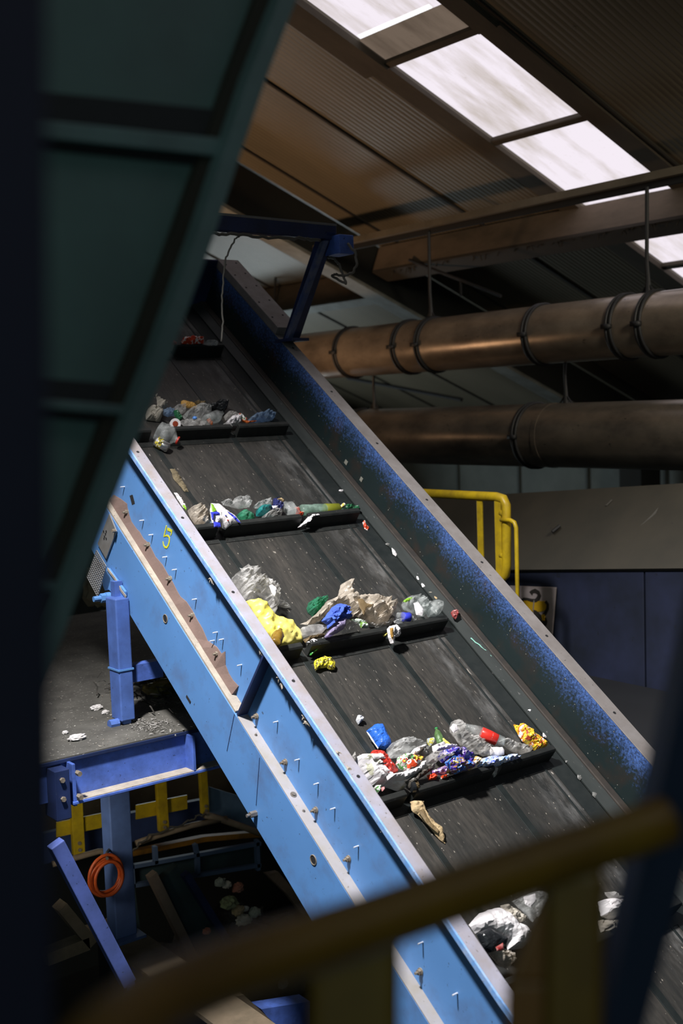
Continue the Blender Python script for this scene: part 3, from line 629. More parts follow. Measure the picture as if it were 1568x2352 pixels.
q = hit((505, 805), NY, yk)

# ------------------------------------------------------------------ platform, pit and steelwork at the lower left
PZ = 4 - 1.42
fy = hit((300, 1705), NZ, -1.42).y
M_deck = mat('littered_deck', (.13, .125, .11), .9, dirt=(.05, .048, .042), amt=.4, dscale=5, speck=(.42, .40, .36), samt=.085, sscale=55)
t = Thing('service_platform', 'dust and litter covered steel platform with bright blue edge beam', 'platform', Vector((2.3, fy + 1.2, PZ - .2)))
t.part('deck', MB().box((.9, fy, PZ - .02), (3.9, fy + 3.2, PZ)), M_deck)
bw = fy + .014
wx = [hit(p, NY, bw) for p in ((157, 1752), (157, 1832), (410, 1775), (424, 1700))]
t.part('beam_web', MB().box((wx[0].x - .3, bw, wx[1].z), (3.4, bw + .012, PZ - .02)), M_blue2)
t.part('top_flange', MB().box((wx[0].x - .3, fy - .004, PZ - .022), (3.4, fy + .05, PZ - .006)), M_navy, bevel=.002)
bf = t.part('bottom_flange', MB().box((wx[0].x - .02, fy - .06, wx[1].z - .012), (3.4, fy + .05, wx[1].z)), M_blue2, bevel=.002)
t.part('flange_litter', MB().box((wx[0].x, fy - .055, wx[1].z), (3.3, fy + .025, wx[1].z + .004)), M_ledge, bf, label='pale dust on the lower flange')
for x in (wx[0].x - .015, wx[3].x):
    t.part('stiffener_plate', MB().box((x, fy - .055, wx[1].z - .02), (x + .014, fy + .03, PZ - .02)), M_blue2, bevel=.002)
t.part('end_plate', MB().box((wx[0].x - .10, fy - .07, wx[1].z - .06), (wx[0].x - .035, fy + .05, PZ - .03)), M_navy, bevel=.003)
for dx, z in ((-.07, .03), (-.07, .11), (.006, .02), (.006, .12)):
    q = Vector((wx[0].x + dx, fy - .07, wx[1].z + z)); t.part('bolt', MB().tube([q + Vector((0, .02, 0)), q - Vector((0, .012, 0))], .011, 6), M_rust)
mb = MB(); rnd = random.Random(3)
for k in range(420):
    p = Vector((rnd.uniform(1.3, 3.4), fy + abs(rnd.gauss(0, .7)), PZ)); r = rnd.uniform(.002, .009)
    if p.y > fy + 3: continue
    a = [p + Vector((rnd.uniform(-r, r), rnd.uniform(-r, r), rnd.uniform(0, r))) for _ in range(4)]; mb.poly(a, [(0, 1, 2), (0, 1, 3), (1, 2, 3), (0, 2, 3)])
single('floor_litter', mb, mat('litter_grit', (.42, .39, .34), .9, dirt=(.15, .13, .1), amt=.5, dscale=3), 'fine pale grit and litter scattered over the platform deck', 'litter', kind='stuff')

def lump_mesh(size, seed, flat=.6, amp=.35, freq=2.2, sub=3):
    bm = bmesh.new(); bmesh.ops.create_icosphere(bm, subdivisions=sub, radius=1.0)
    for v in bm.verts:
        n = v.co.normalized(); f = 1 + amp * (noise.turbulence(n * freq + Vector((seed * 7.3, seed, 0)), 3, True) - .6)
        v.co = Vector((n.x * size[0] * f, n.y * size[1] * f, max(n.z, -flat) * size[2] * f))
    return bm
def lump(name, loc, size, m, label, cat, group=None, seed=1, rot=0., flat=.6, amp=.5, freq=2.2, sub=3, kind=None):
    mb = MB(); mb.bm.free(); mb.bm = lump_mesh(size, seed, flat, amp, freq, sub); mb.bm.transform(Matrix.Rotation(rot, 4, 'Z'))
    z = min(v.co.z for v in mb.bm.verts); mb.bm.transform(Matrix.Translation(Vector(loc) - Vector((0, 0, z))))
    return single(name, mb, m, label, cat, group, kind)
M_white = mat('white_paper', (.62, .60, .60), .6, dirt=(.40, .37, .33), amt=.25, dscale=12)
M_greyfluff = mat('grey_scrap', (.32, .31, .29), .8, dirt=(.16, .15, .14), amt=.3)
pz = lambda x, y: hit((x, y), NZ, -1.42)
lump('foil_scrap', pz(177, 1700), (.042, .025, .018), M_white, 'crumpled white foil scrap near the platform edge', 'scrap', seed=2)
lump('paper_scrap', pz(222, 1630), (.035, .022, .015), M_white, 'white paper scrap on the platform left of the leg', 'scrap', seed=3)
lump('paper_scrap', pz(242, 1640), (.02, .016, .012), M_white, 'small white scrap right beside the support leg', 'scrap', seed=8)
lump('plastic_scrap', pz(150, 1686), (.016, .012, .01), M_white, 'tiny white scrap farthest left on the platform', 'scrap', seed=9)
mb = MB(); rnd = random.Random(6)
for k in range(260):
    c = pz(345 + rnd.gauss(0, 26), 1668 + rnd.gauss(0, 9)); r = rnd.uniform(.003, .011); a = [c + Vector((rnd.uniform(-r, r), rnd.uniform(-r, r), rnd.uniform(0, r))) for _ in range(4)]; mb.poly(a, [(0, 1, 2), (0, 1, 3), (1, 2, 3), (0, 2, 3)])
for k in range(140):
    c = pz(312 + rnd.gauss(0, 14), 1537 + rnd.gauss(0, 5)); r = rnd.uniform(.004, .012); a = [c + Vector((rnd.uniform(-r, r), rnd.uniform(-r, r), rnd.uniform(0, r))) for _ in range(4)]; mb.poly(a, [(0, 1, 2), (0, 1, 3), (1, 2, 3), (0, 2, 3)])
single('shredded_litter', mb, M_greyfluff, 'pale shredded litter heaped on the deck behind the support leg', 'litter', kind='stuff')
lump('plastic_bag', hit((380, 1595), NZ, -1.42), (.12, .06, .05), mat('dull_yellow_bag', (.20, .16, .02), .5, dirt=(.05, .04, .01), amt=.4), 'dull yellow bag in the shadow under the conveyor', 'bag', seed=7)
mb = MB(); rnd = random.Random(12); c = hit((430, 1640), NZ, -1.42)
for k in range(240):
    p = c + Vector((rnd.gauss(.16, .13), rnd.gauss(.35, .22), rnd.uniform(.004, .03))); q = p + Vector((rnd.uniform(-.1, .1), rnd.uniform(-.1, .1), rnd.uniform(-.004, .05)))
    p.z = max(p.z, PZ + .004); q.z = max(q.z, PZ + .004); mb.tube([p, p.lerp(q, .5) + Vector((rnd.uniform(-.02, .02), rnd.uniform(-.02, .02), rnd.uniform(0, .015))), q], rnd.uniform(.0012, .0045), 5)
single('rubbish_heap', mb, mat('dark_rubbish', (.03, .029, .025), .95, dirt=(.09, .08, .07), amt=.25, dscale=18), 'dark heap of tangled strands under the conveyor on the platform', 'rubbish heap', kind='stuff')
lump('plastic_bag', hit((235, 1395), NY, 6.3), (.12, .12, .16), mat('tan_bag', (.22, .18, .12), .7), 'tan bag behind the mesh guard at the left', 'bag', seed=4)

def barpx(a, e, n, v, w, d, mb=None, u=None):
    """bar between two points of a measured plane: w wide across the bar in the plane, d deep along its normal"""
    p, q = hit(a, n, v), hit(e, n, v); n = Vector(n); side = (q - p).normalized().cross(n)
    return (mb or MB()).beam(p + n * d / 2, q + n * d / 2, side, n, w, d)
t = Thing('steel_column', 'blue square steel column below the platform beside the orange hose', 'column', hit((275, 2150), NY, 5.1))
M_col = mat('column_blue', (.10, .17, .40), .55, dirt=(.05, .08, .18), amt=.3, dscale=5)
c0, c1 = hit((248, 1800), NY, 5.1), hit((298, 2150), NY, 5.1)
t.part('tube', MB().box((c0.x, 5.1, c1.z), (c0.x + .115, 5.2, wx[1].z - .012)), M_col, bevel=.006)
t.part('base_plate', MB().box((c0.x - .03, 5.06, c1.z - .015), (c0.x + .145, 5.24, c1.z)), M_col, bevel=.002)
yb, zb2 = 5.25, c1.z - .015
t2 = Thing('floor_beam', 'dusty brown-topped steel beam carrying the blue column', 'beam', Vector((c0.x + .06, 4.4, zb2 - .2)))
t2.part('top_plate', MB().box((c0.x - .04, 3.3, zb2 - .02), (c0.x + .16, 5.4, zb2)), mat('brown_dust_top', (.20, .15, .10), .9, dirt=(.10, .08, .05), amt=.4, dscale=10))
t2.part('web', MB().box((c0.x + .04, 3.3, zb2 - .18), (c0.x + .07, 5.4, zb2 - .02)), M_navy)
t2.part('leg', MB().box((c0.x, 5.2, 0), (c0.x + .12, 5.32, zb2 - .02)), M_black)
t2.part('leg', MB().box((c0.x, 3.4, 0), (c0.x + .12, 3.52, zb2 - .02)), M_black)
mb = barpx((133, 1940), (300, 2262), NY, 4.35, .062, .05)
q = hit((296, 2254), NY, 4.37); mb.box((q.x - .02, q.y - .02, 0), (q.x + .02, q.y + .02, q.z))
single('diagonal_brace', mb, mat('speckled_blue', (.10, .15, .46), .6, dirt=(.05, .08, .2), amt=.25, speck=(.02, .03, .06), samt=.06), 'blue flat diagonal brace leaning across the dark pit beside the orange hose', 'brace', bevel=.004)
# orange hose coil hanging on the column
mb = MB(); rnd = random.Random(5); hc = hit((245, 2012), NY, 5.02)
for k in range(7):
    rx, rz = .078 + rnd.uniform(-.008, .010), .088 + rnd.uniform(-.006, .014); dx, dz, dy = rnd.uniform(-.008, .008), rnd.uniform(-.016, .004), rnd.uniform(-.02, .02)
    mb.tube([hc + Vector((dx + rx * math.cos(q), dy, dz + rz * math.sin(q))) for q in [i * math.tau / 40 for i in range(41)]], .0085, 7, cap=False)
t = Thing('hose_coil', 'coiled orange hose hanging on the blue column', 'hose', hc - Vector((0, 0, .11)))
t.part('hose', mb, M_orange, smooth=True)
t.part('tie', MB().tube([hit((246, 1972), NY, 5.0), hit((246, 1958), NY, 5.08), hit((252, 1950), NY, 5.14)], .008, 6), M_cable)
# yellow rail beyond, panels, conduit
t = Thing('lower_guard_rail', 'yellow guard rail with posts on the lower walkway under the platform', 'railing', hit((250, 1960), NY, 6.0))
for (a, e, w) in (((174, 1790), (183, 1962), .07), ((370, 1772), (378, 1908), .065), ((467, 1758), (473, 1868), .05)):
    p = t.part('post', barpx(a, e, NY, 6.0, w, .03), M_yellow, bevel=.003)
    for f in (.02, .05):
        q = hit(e, NY, 6.0).lerp(hit(a, NY, 6.0), f * 3); t.part('post_bolt', MB().tube([q + Vector((0, -.012, 0)), q + Vector((0, .01, 0))], .010, 8), M_rust, p)
t.part('toe_board', barpx((130, 1906), (256, 1880), NY, 6.04, .085, .01), M_yellow)
t.part('toe_board', barpx((313, 1866), (430, 1842), NY, 6.04, .085, .01), M_yellow)
mb = MB(); mb.prism(poly_px([(60, 1760), (720, 1740), (720, 1880), (480, 1872), (60, 1960)], NY, 7.4), (0, .21, 0))
single('dusty_cover', mb, mat('olive_dust', (.19, .15, .095), .95, dirt=(.10, .08, .05), amt=.35, dscale=4, speck=(.4, .36, .3), samt=.03, sscale=40), 'brown dusty machine cover behind the yellow lower rail', 'cover')
a = hit((-100, 1900), NY, 7.62); mb = MB(); mb.box((a.x - 1, a.y, 0), (a.x + 5.2, a.y + .1, hit((300, 1760), NY, 7.62).z)); props(finish(mb, 'pit_dark_panel', mat('pit_backdrop_dark', (.03, .03, .026), .9)), kind='structure')  # black panel added behind the pit to keep its depth dark
mb = MB(); mb.prism(poly_px([(100, 1915), (300, 1868), (475, 1835), (475, 1880), (300, 1935), (100, 1985)], NY, 6.35), (0, .04, 0))
single('walkway_side_panel', mb, mat('dark_blue_paint', (.055, .095, .27), .6, dirt=(.02, .03, .08), amt=.4, dscale=3), 'dark blue walkway side panel below the yellow lower rail', 'panel')  # dark blue base with darker blotches
mb = MB(); mb.prism(poly_px([(482, 1808), (620, 1850), (620, 1918), (482, 1870)], NY, 6.1), (0, .02, 0))
single('blue_sheet', mb, mat('pale_blue_panel', (.16, .27, .42), .6, dirt=(.08, .13, .2), amt=.3), 'pale blue sheet panel right of the yellow posts under the conveyor', 'panel')
mb = MB(); mb.prism(poly_px([(244, 1808), (259, 1806), (262, 1868), (248, 1872)], NY, 6.05), (0, .03, 0))
single('pale_blue_post', mb, MATS['pale_blue_panel'], 'pale blue post just left of the blue column', 'post')
bp = lambda *q: [hit(p, NY, 5.92) for p in q]
mb = MB(); mb.tube(bp((120, 1985), (160, 1974), (225, 1956), (232, 1955), (246, 1972)), .017, 10)
single('conduit_pipe', mb, M_beige, 'short beige conduit ending at the hose coil left of the column', 'pipe', smooth=True)
mb = MB(); mb.tube(bp((312, 1937), (360, 1920), (440, 1896), (520, 1880)), .018, 10)
single('conduit_pipe', mb, M_beige, 'beige conduit running right from the column along the lower walkway', 'pipe', smooth=True)
mb = MB(); mb.tube(bp((470, 1872), (490, 1876), (560, 1900), (640, 1930)), .02, 10)
single('conduit_pipe', mb, M_beige, 'beige conduit sloping down along the pale blue panel', 'pipe', smooth=True)
px_cable('conduit_wire', 'thin dark wires looping over the beige conduit', [(258, 1972), (300, 1960), (340, 1920), (420, 1893), (450, 1878), (470, 1872)], NY, 5.86, .006, M_cable, 'wire', jit=.01)
mb = MB(); mb.prism(poly_px([(296, 1958), (360, 1945), (470, 1922), (560, 1914), (640, 1908), (640, 1920), (560, 1926), (470, 1934), (300, 1968)], NY, 6.2), (0, .05, 0))
single('orange_edge_strip', mb, mat('orange_strip', (.45, .20, .015), .6, dirt=(.1, .05, .01), amt=.4), 'dirty orange edge strip under the beige conduit', 'strip')
t = Thing('steel_framework', 'dark teal steel frame with panel right of the hose coil', 'frame', hit((450, 2050), NY, 5.75))
t.part('panel', MB().prism(poly_px([(302, 1992), (600, 1935), (600, 1990), (306, 2035)], NY, 5.80), (0, .02, 0)), M_teal)
M_frame = mat('frame_slate', (.075, .115, .20), .6)
for a, e in (((298, 1993), (600, 1938)), ((304, 2036), (600, 1988)), ((304, 1985), (308, 2040)), ((358, 1945), (360, 1985)), ((455, 1962), (457, 2010)), ((592, 1930), (595, 2000)), ((450, 1940), (455, 1962))):
    t.part('bar', barpx(a, e, NY, 5.74, .022, .03), M_frame)
# lower conveyors in the dark
t = Thing('lower_conveyor', 'dark blue-green sloping conveyor down in the pit', 'conveyor', hit((470, 2200), NY, 5.5))
for a, e, w, m in (((352, 2010), (465, 2240), .05, M_dustbrown), ((382, 2010), (520, 2230), .16, M_teal), ((430, 2010), (560, 2220), .04, M_navy), ((300, 2010), (330, 2240), .03, M_teal)):
    t.part('side_rail' if w < .1 else 'bed', barpx(a, e, NY, 5.5 if w < .1 else 5.56, w, .05), m)
mb = MB(); mb.prism(poly_px([(612, 2008), (640, 2003), (705, 2080), (705, 2108), (690, 2095), (660, 2055)], NY, 5.6), (0, .04, 0))
single('tan_sheet', mb, mat('tan_sheet', (.26, .18, .12), .8, dirt=(.1, .07, .05), amt=.4), 'torn tan sheet below the bottom edge of the conveyor', 'sheet')
pitm = [(.30, .33, .28), (.45, .42, .36), (.34, .10, .06), (.22, .26, .12), (.40, .30, .16), (.42, .42, .40)]
for k, (x, y, r, nm, lb2) in enumerate(((505, 2028, .028, 'crumpled_paper', 'grey crumpled paper leftmost in the pit pile'), (520, 2033, .026, 'crumpled_carton', 'red scrap on top of the pit pile'), (546, 2040, .032, 'crumpled_paper', 'pale crumpled paper at the top of the pit pile'),
                                        (525, 2075, .045, 'plastic_bag', 'olive plastic bag in the middle of the pit pile'), (546, 2092, .034, 'crumpled_paper', 'grey-white crumpled paper under the olive bag in the pit'),
                                        (564, 2088, .018, 'crumpled_paper', 'small white scrap right of the olive bag in the pit'), (585, 2097, .032, 'cardboard_scrap', 'tan cardboard scrap rightmost in the pit pile'), (560, 2115, .04, 'cardboard_scrap', 'brown cardboard scrap lowest in the pit pile'), (474, 2140, .022, 'plastic_scrap', 'small yellow and white scrap on the lower conveyor'))):
    lump(nm, hit((x, y), NY, 5.35) - Vector((0, 0, r * .6)), (r * 1.2, r, r), mat('pit_%d' % (k % 6), pitm[k % 6], .8, dirt=(.1, .09, .07), amt=.3), lb2, 'scrap', seed=k + 20)
mb = MB(); mb.bm.free(); hp = hit((560, 2150), NY, 5.5); mb.bm = lump_mesh((.55, .5, .35), 31, .5, .7, 4, 4)
mb.bm.transform(Matrix.Translation(hp - Vector((-.05, -.2, .30))))
single('pit_rubbish', mb, MATS['dark_rubbish'], 'dark mound of mixed rubbish deep in the pit', 'rubbish heap', kind='stuff')
for k, (a, e, w, lb2) in enumerate((((145, 2085), (215, 2170), .05, 'dusty brown beam crossing behind the diagonal brace'), ((110, 2205), (206, 2168), .06, 'short dusty beam at the far left of the pit'), ((470, 2318), (600, 2400), .05, 'dusty brown edge beam at the very bottom under the railing'))):
    single('pit_beam', barpx(a, e, NY, 4.9, w, .08), MATS['brown_dust_top'], lb2, 'beam')
mb = MB(); mb.prism(poly_px([(520, 2290), (560, 2285), (640, 2360), (590, 2380)], NY, 4.7), (0, .1, 0)); single('pit_plate', mb, MATS['brown_dust_top'], 'brown dusty plate with litter below the yellow railing', 'plate')
mb = MB(); mb.prism(poly_px([(600, 2318), (712, 2300), (712, 2352), (640, 2370)], NY, 4.8), (0, .1, 0)); single('blue_box', mb, M_blue2, 'blue box edge low beside the railing post', 'box')
lump('plastic_scrap', hit((650, 2268), NY, 5.0), (.03, .03, .035), M_greyfluff, 'pale scrap below the yellow rail in the dark', 'scrap', seed=61)

# ------------------------------------------------------------------ foreground: chute side, posts, railing (out of focus)
FY = 1.5
t = Thing('chute_side', 'dark grey-green ribbed sheet side of a chute, its edge running diagonally', 'chute', hit((115, 1540), NY, FY))
M_sheet = mat('grey_green_sheet', (.075, .13, .122), .55, dirt=(.05, .075, .075), amt=.3, dscale=2.5)
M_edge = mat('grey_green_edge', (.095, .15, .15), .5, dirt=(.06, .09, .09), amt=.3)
M_rubs = mat('brown_black_strip', (.022, .016, .008), .7, dirt=(.012, .01, .006), amt=.4, dscale=3)
P = lambda *q, y=FY: [hit(p, NY, y) for p in q]
out = [(893, -600), (680, 0), (615, 170), (540, 390), (490, 545), (400, 795), (320, 995), (250, 1175), (115, 1540), (60, 1690)]
inn = [(853, -600), (640, 0), (573, 170), (500, 390), (452, 535), (368, 770), (292, 965), (225, 1140), (95, 1500), (30, 1680)]
inn2 = [(777, -600), (590, 0), (527, 170), (455, 380), (405, 520), (325, 745), (252, 930), (185, 1110), (60, 1460), (0, 1640)]
mb = MB(); mb.prism(P(*([(-700, -600)] + inn2 + [(-700, 1640)]), y=FY + .02), (0, .004, 0)); t.part('sheet', mb, M_sheet)
for a, b2, m, y, d, nm in ((out, inn, M_edge, FY - .03, .05, 'edge_angle'), (inn, inn2, M_rubs, FY, .02, 'rubber_seal')):
    A, Bq = P(*a, y=y), P(*b2, y=y); mb = MB()
    for i in range(len(A) - 1):
        e = Vector((0, d, 0)); mb.hexa([A[i], A[i + 1], Bq[i + 1], Bq[i], A[i] + e, A[i + 1] + e, Bq[i + 1] + e, Bq[i] + e])
    bmesh.ops.remove_doubles(mb.bm, verts=mb.bm.verts, dist=.0002); t.part(nm, mb, m)
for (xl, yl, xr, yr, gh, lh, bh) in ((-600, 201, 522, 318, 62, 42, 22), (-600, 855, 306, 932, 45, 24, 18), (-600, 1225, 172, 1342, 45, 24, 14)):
    mb = MB(); mb.prism(P((xl, yl), (xr, yr), (xr + gh * .35, yr - gh), (xl, yl - gh), y=FY + .012), (0, .008, 0)); t.part('rib_shade_above', mb, M_hole_shade)  # black strip painting the band of shade above the rib
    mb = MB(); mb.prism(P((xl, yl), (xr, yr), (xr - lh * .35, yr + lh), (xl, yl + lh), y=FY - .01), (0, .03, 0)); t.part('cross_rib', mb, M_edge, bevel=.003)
    mb = MB(); mb.prism(P((xl, yl + lh), (xr - lh * .35, yr + lh), (xr - (lh + bh) * .35, yr + lh + bh), (xl, yl + lh + bh), y=FY + .012), (0, .008, 0)); t.part('rib_shade_below', mb, M_hole_shade)  # thin black strip painting the shade below the rib
# navy post at the left edge
PY = .62
l0, l1 = hit((112, 0), NY, PY), hit((130, 2352), NY, PY)
mb = MB(); d = (l1 - l0); a, e = l0 - d * .3, l0 + d * 1.3
mb.beam(a - Vector((.05, -.03, 0)), e - Vector((.05, -.03, 0)), (1, 0, 0), (0, 1, 0), .10, .06)
M_post = mat('dark_navy_post', (.003, .004, .018), .7)
t = Thing('navy_post', 'very dark navy upright post filling the left edge, out of focus', 'post', e - Vector((.05, 0, 0)))
t.part('column', mb, M_post, bevel=.004)
# leaning navy post at the lower right
QY = .60
mb = MB(); A, Bq = P((1640, 1250), (1525, 1760), (1385, 2380), (1340, 2580), y=QY), P((1760, 1250), (1640, 1760), (1474, 2380), (1420, 2580), y=QY)
for i in range(3):
    e = -M.col[2].xyz * .05; mb.hexa([A[i], A[i + 1], Bq[i + 1], Bq[i], A[i] + e, A[i + 1] + e, Bq[i + 1] + e, Bq[i] + e])
bmesh.ops.remove_doubles(mb.bm, verts=mb.bm.verts, dist=.0002)
t = Thing('leaning_navy_post', 'dark navy steel post leaning at the lower right, out of focus', 'post', A[-1])
t.part('column', mb, mat('slate_navy_post', (.012, .022, .045), .5))
# yellow railing in front
def at(px, py, d): return Vector(ROT @ np.array([px - CX, py - CY, FPX]) / FPX * d + CAM)
t = Thing('yellow_railing', 'thick grimy yellow railing close in front with rounded left end', 'railing', at(840, 2600, .9))
RR = .0205
rail = [at(*q) for q in ((110, 2610, .50), (175, 2490, .53), (250, 2392, .57), (345, 2308, .63), (490, 2242, .70), (700, 2173, .77), (900, 2105, .84), (1200, 1999, .92), (1440, 1917, .97), (1530, 1884, .98))]
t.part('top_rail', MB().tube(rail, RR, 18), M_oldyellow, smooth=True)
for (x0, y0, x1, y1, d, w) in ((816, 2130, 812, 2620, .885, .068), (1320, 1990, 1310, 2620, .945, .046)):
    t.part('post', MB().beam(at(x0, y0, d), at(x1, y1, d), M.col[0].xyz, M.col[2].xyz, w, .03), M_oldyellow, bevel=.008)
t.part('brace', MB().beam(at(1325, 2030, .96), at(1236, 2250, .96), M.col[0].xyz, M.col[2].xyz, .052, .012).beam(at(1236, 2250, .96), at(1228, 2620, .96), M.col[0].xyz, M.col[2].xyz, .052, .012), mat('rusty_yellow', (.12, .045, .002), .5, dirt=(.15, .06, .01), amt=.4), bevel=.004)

# ------------------------------------------------------------------ rubbish riding on the belt
def inside(p, poly):
    x, y = p; c = False; n = len(poly)
    for i in range(n):
        (x1, y1), (x2, y2) = poly[i], poly[i - 1]
        if (y1 > y) != (y2 > y) and x < (x2 - x1) * (y - y1) / (y2 - y1) + x1: c = not c
    return c
def pad(mb, pts, h0, puff, tilt, amp, freq, seed, res=22, under=.3, plane=None, lift=0.0):
    """crumpled cushion over a traced outline: real size, lifted h0 over the belt, leaning by tilt degrees against the slope"""
    tl = math.radians(tilt); n = NH * math.cos(tl) - NS * math.sin(tl)
    low = max(pts, key=lambda p: p[1]); p0 = np.array(hit(low, NH, HB + h0)) - CAM; v = float(n @ p0)
    if plane is not None: v = plane + lift
    W3 = [hit(p, n, v) for p in pts]; e1 = Vector((1, 0, 0)); nn = Vector(n); e2 = nn.cross(e1); o = W3[0]
    uv = [((p - o).dot(e1), (p - o).dot(e2)) for p in W3]
    size = max(max(u for u, _ in uv) - min(u for u, _ in uv), max(w for _, w in uv) - min(w for _, w in uv)); st = size / res
    bd = []
    for i in range(len(uv)):
        a, b2 = Vector(uv[i]), Vector(uv[(i + 1) % len(uv)]); k = max(1, int((b2 - a).length / st))
        for j in range(k):
            q = a.lerp(b2, j / k); d = b2 - a
            if k > 1 and j: q = q + Vector((-d.y, d.x)).normalized() * st * .45 * noise.noise(Vector((q.x * 60, q.y * 60, seed)))
            bd.append(q)
    pl2 = [(q.x, q.y) for q in bd]; inn = []; rnd = random.Random(seed)
    x0, x1, y0, y1 = min(q[0] for q in pl2), max(q[0] for q in pl2), min(q[1] for q in pl2), max(q[1] for q in pl2)
    def dist(p):
        best = 1e9
        for i in range(len(pl2)):
            ax, ay = pl2[i - 1]; bx2, by2 = pl2[i]; dx, dy = bx2 - ax, by2 - ay; L2 = dx * dx + dy * dy or 1e-12
            t = max(0, min(1, ((p[0] - ax) * dx + (p[1] - ay) * dy) / L2)); q = (ax + dx * t - p[0]) ** 2 + (ay + dy * t - p[1]) ** 2
            if q < best: best = q
        return math.sqrt(best)
    y = y0
    while y < y1:
        x = x0
        while x < x1:
            p = (x + rnd.uniform(-.3, .3) * st, y + rnd.uniform(-.3, .3) * st)
            if inside(p, pl2):
                d = dist(p)
                if d > st * .35: inn.append((p, d))
            x += st
        y += st * .87
    nb = len(bd); V2 = bd + [Vector(p) for p, _ in inn]
    r = delaunay_2d_cdt(V2, [(i, (i + 1) % nb) for i in range(nb)], [], 1, 1e-7)
    ov, of = r[0], r[2]; dm = max([d for _, d in inn] + [st])
    top, bot = [], []
    for q in ov:
        p = (q.x, q.y); d = 0 if min((abs(q.x - b3.x) + abs(q.y - b3.y)) for b3 in bd) < 1e-6 else dist(p)
        k = min(1, d / dm); prof = math.sqrt(max(0, 1 - (1 - k) ** 2)) if under > 0 else min(1, k * 3)
        w = Vector((p[0], p[1], seed * .37)) * freq
        crease = noise.turbulence(w, 3, True) - .55 + .45 * (1 - abs(noise.noise(w * 1.9)) * 3) + .30 * (1 - abs(noise.noise(w * 4.1 + Vector((3, 1, 7)))) * 3)
        z = puff * prof * (1 + amp * crease) + (amp * puff * .35 * noise.noise(w * 1.4) if under <= 0 else 0)
        base = o + e1 * p[0] + e2 * p[1]
        zt = base + nn * max(z, .0006); zb3 = base - nn * (max(under, 0) * puff * prof) if under > 0 else zt - nn * .0012
        top.append(zt); bot.append(zb3 if d > 0 or under <= 0 else zt)
    tv = [mb.bm.verts.new(p) for p in top]; bv = [mb.bm.verts.new(p) for p in bot]
    for f in of:
        mb.bm.faces.new([tv[i] for i in f]); mb.bm.faces.new([bv[i] for i in f][::-1])
    bmesh.ops.remove_doubles(mb.bm, verts=mb.bm.verts, dist=1e-6)
    return sum((p for p in W3), Vector()) / len(W3), v
SEED = [100]
def item(name, label, cat, pts, m, h0=.004, puff=.03, tilt=18, amp=.7, freq=22, group=None, sheet=False, extras=(), smooth=False, res=24):
    if 'film' in m.name and not sheet: amp = amp * .9
    """one piece of rubbish; extras are printed or torn pieces of it: (name, outline, material, lift)"""
    SEED[0] += 1; mb = MB(); c, pv = pad(mb, pts, h0, puff, tilt, amp, freq, SEED[0], res, -1 if sheet else .3)
    if not extras: return single(name, mb, m, label, cat, group, smooth=smooth)
    t = Thing(name, label, cat, c, group); b0 = t.part('body', mb, m, smooth=smooth)
    for q in extras:
        nm, pp, mm = q[:3]; lift = (q[3] if len(q) > 3 else puff * .9) + .003
        mb = MB(); pad(mb, pp, h0, .005, tilt, .4, freq, SEED[0] + 50, 9, .3, pv, lift); t.part(nm, mb, mm)
    return t
def bottle(name, label, base, neck, rpx, m, cap=None, band=None, h0=.0, crush=.12, group=None, seed=1, cat='bottle'):
    d = float((np.array(hit(base, NH, HB)) - CAM) @ (ROT @ np.array([0, 0, 1.]))); r = rpx * d / FPX
    a, b2 = hit(base, NH, HB + h0 + r), hit(neck, NH, HB + h0 + r * .9); L = (b2 - a)
    dent = lambda x, q: 1 + crush * (noise.noise(Vector((x * 5 + seed, math.cos(q) * 1.4, math.sin(q) * 1.4))) * 1.6)
    t = Thing(name, label, cat, (a + b2) / 2 - Vector(NH) * r, group)
    prof = [(0, r * .55), (.015, r * .85), (.05, r), (.2, r * .97), (.24, r * .92), (.28, r), (.55, r), (.64, r * .92), (.74, r * .7), (.84, r * .42), (.9, r * .32), (.94, r * .32)]
    t.part('body', MB().lathe(a, b2, prof, 24, dent), m, smooth=True)
    if cap is not None: t.part('cap', MB().lathe(a.lerp(b2, .92), b2, [(0, r * .38), (.1, r * .42), (.9, r * .42), (1, r * .36)], 16), cap)
    if band is not None:
        f0, f1, bm_ = band
        t.part('label_band', MB().lathe(a.lerp(b2, f0), a.lerp(b2, f1), [(0, r * 1.0), (.01, r * 1.035), (.5, r * 1.035), (.99, r * 1.035), (1, r * 1.0)], 24, lambda x, q: dent(f0 + x * (f1 - f0), q)), bm_, smooth=True)
    return t
def zm(x0, y0, sc): return lambda *q: [(x0 + x / sc, y0 + y / sc) for x, y in q]
fa, fb, fc, fd, fe, fr = zm(320, 860, 4.612), zm(400, 1130, 7.127), zm(600, 1130, 5.6), zm(520, 1280, 5.6), zm(640, 1320, 5.6), zm(780, 1320, 5.6)
fg, fh, fi = zm(780, 1640, 6.031), zm(980, 1630, 5.227), zm(1040, 1980, 2.97)
F_clear = film('clear_film', (.74, .75, .74), .30, .08); F_grey = film('grey_film', (.66, .65, .63), .36, .1); F_beige = film('beige_film', (.56, .50, .42), .62, .25)
F_pet = film('clear_bottle_plastic', (.55, .58, .57), .32, .08); F_green = film('green_plastic', (.05, .26, .15), .55, .1); F_teal = film('teal_plastic', (.03, .30, .30), .6, .12)
F_pale = film('pale_green_plastic', (.33, .48, .40), .45, .1); F_blueclear = film('bluish_film', (.30, .42, .58), .5, .08); F_lilac = film('lilac_plastic', (.42, .36, .58), .75, .2)
P_white = mat('white_plastic', (.84, .82, .84), .4, dirt=(.62, .58, .56), amt=.25, dscale=14); P_cream = mat('cream_plastic', (.46, .43, .37), .5, dirt=(.26, .23, .18), amt=.35, dscale=14)
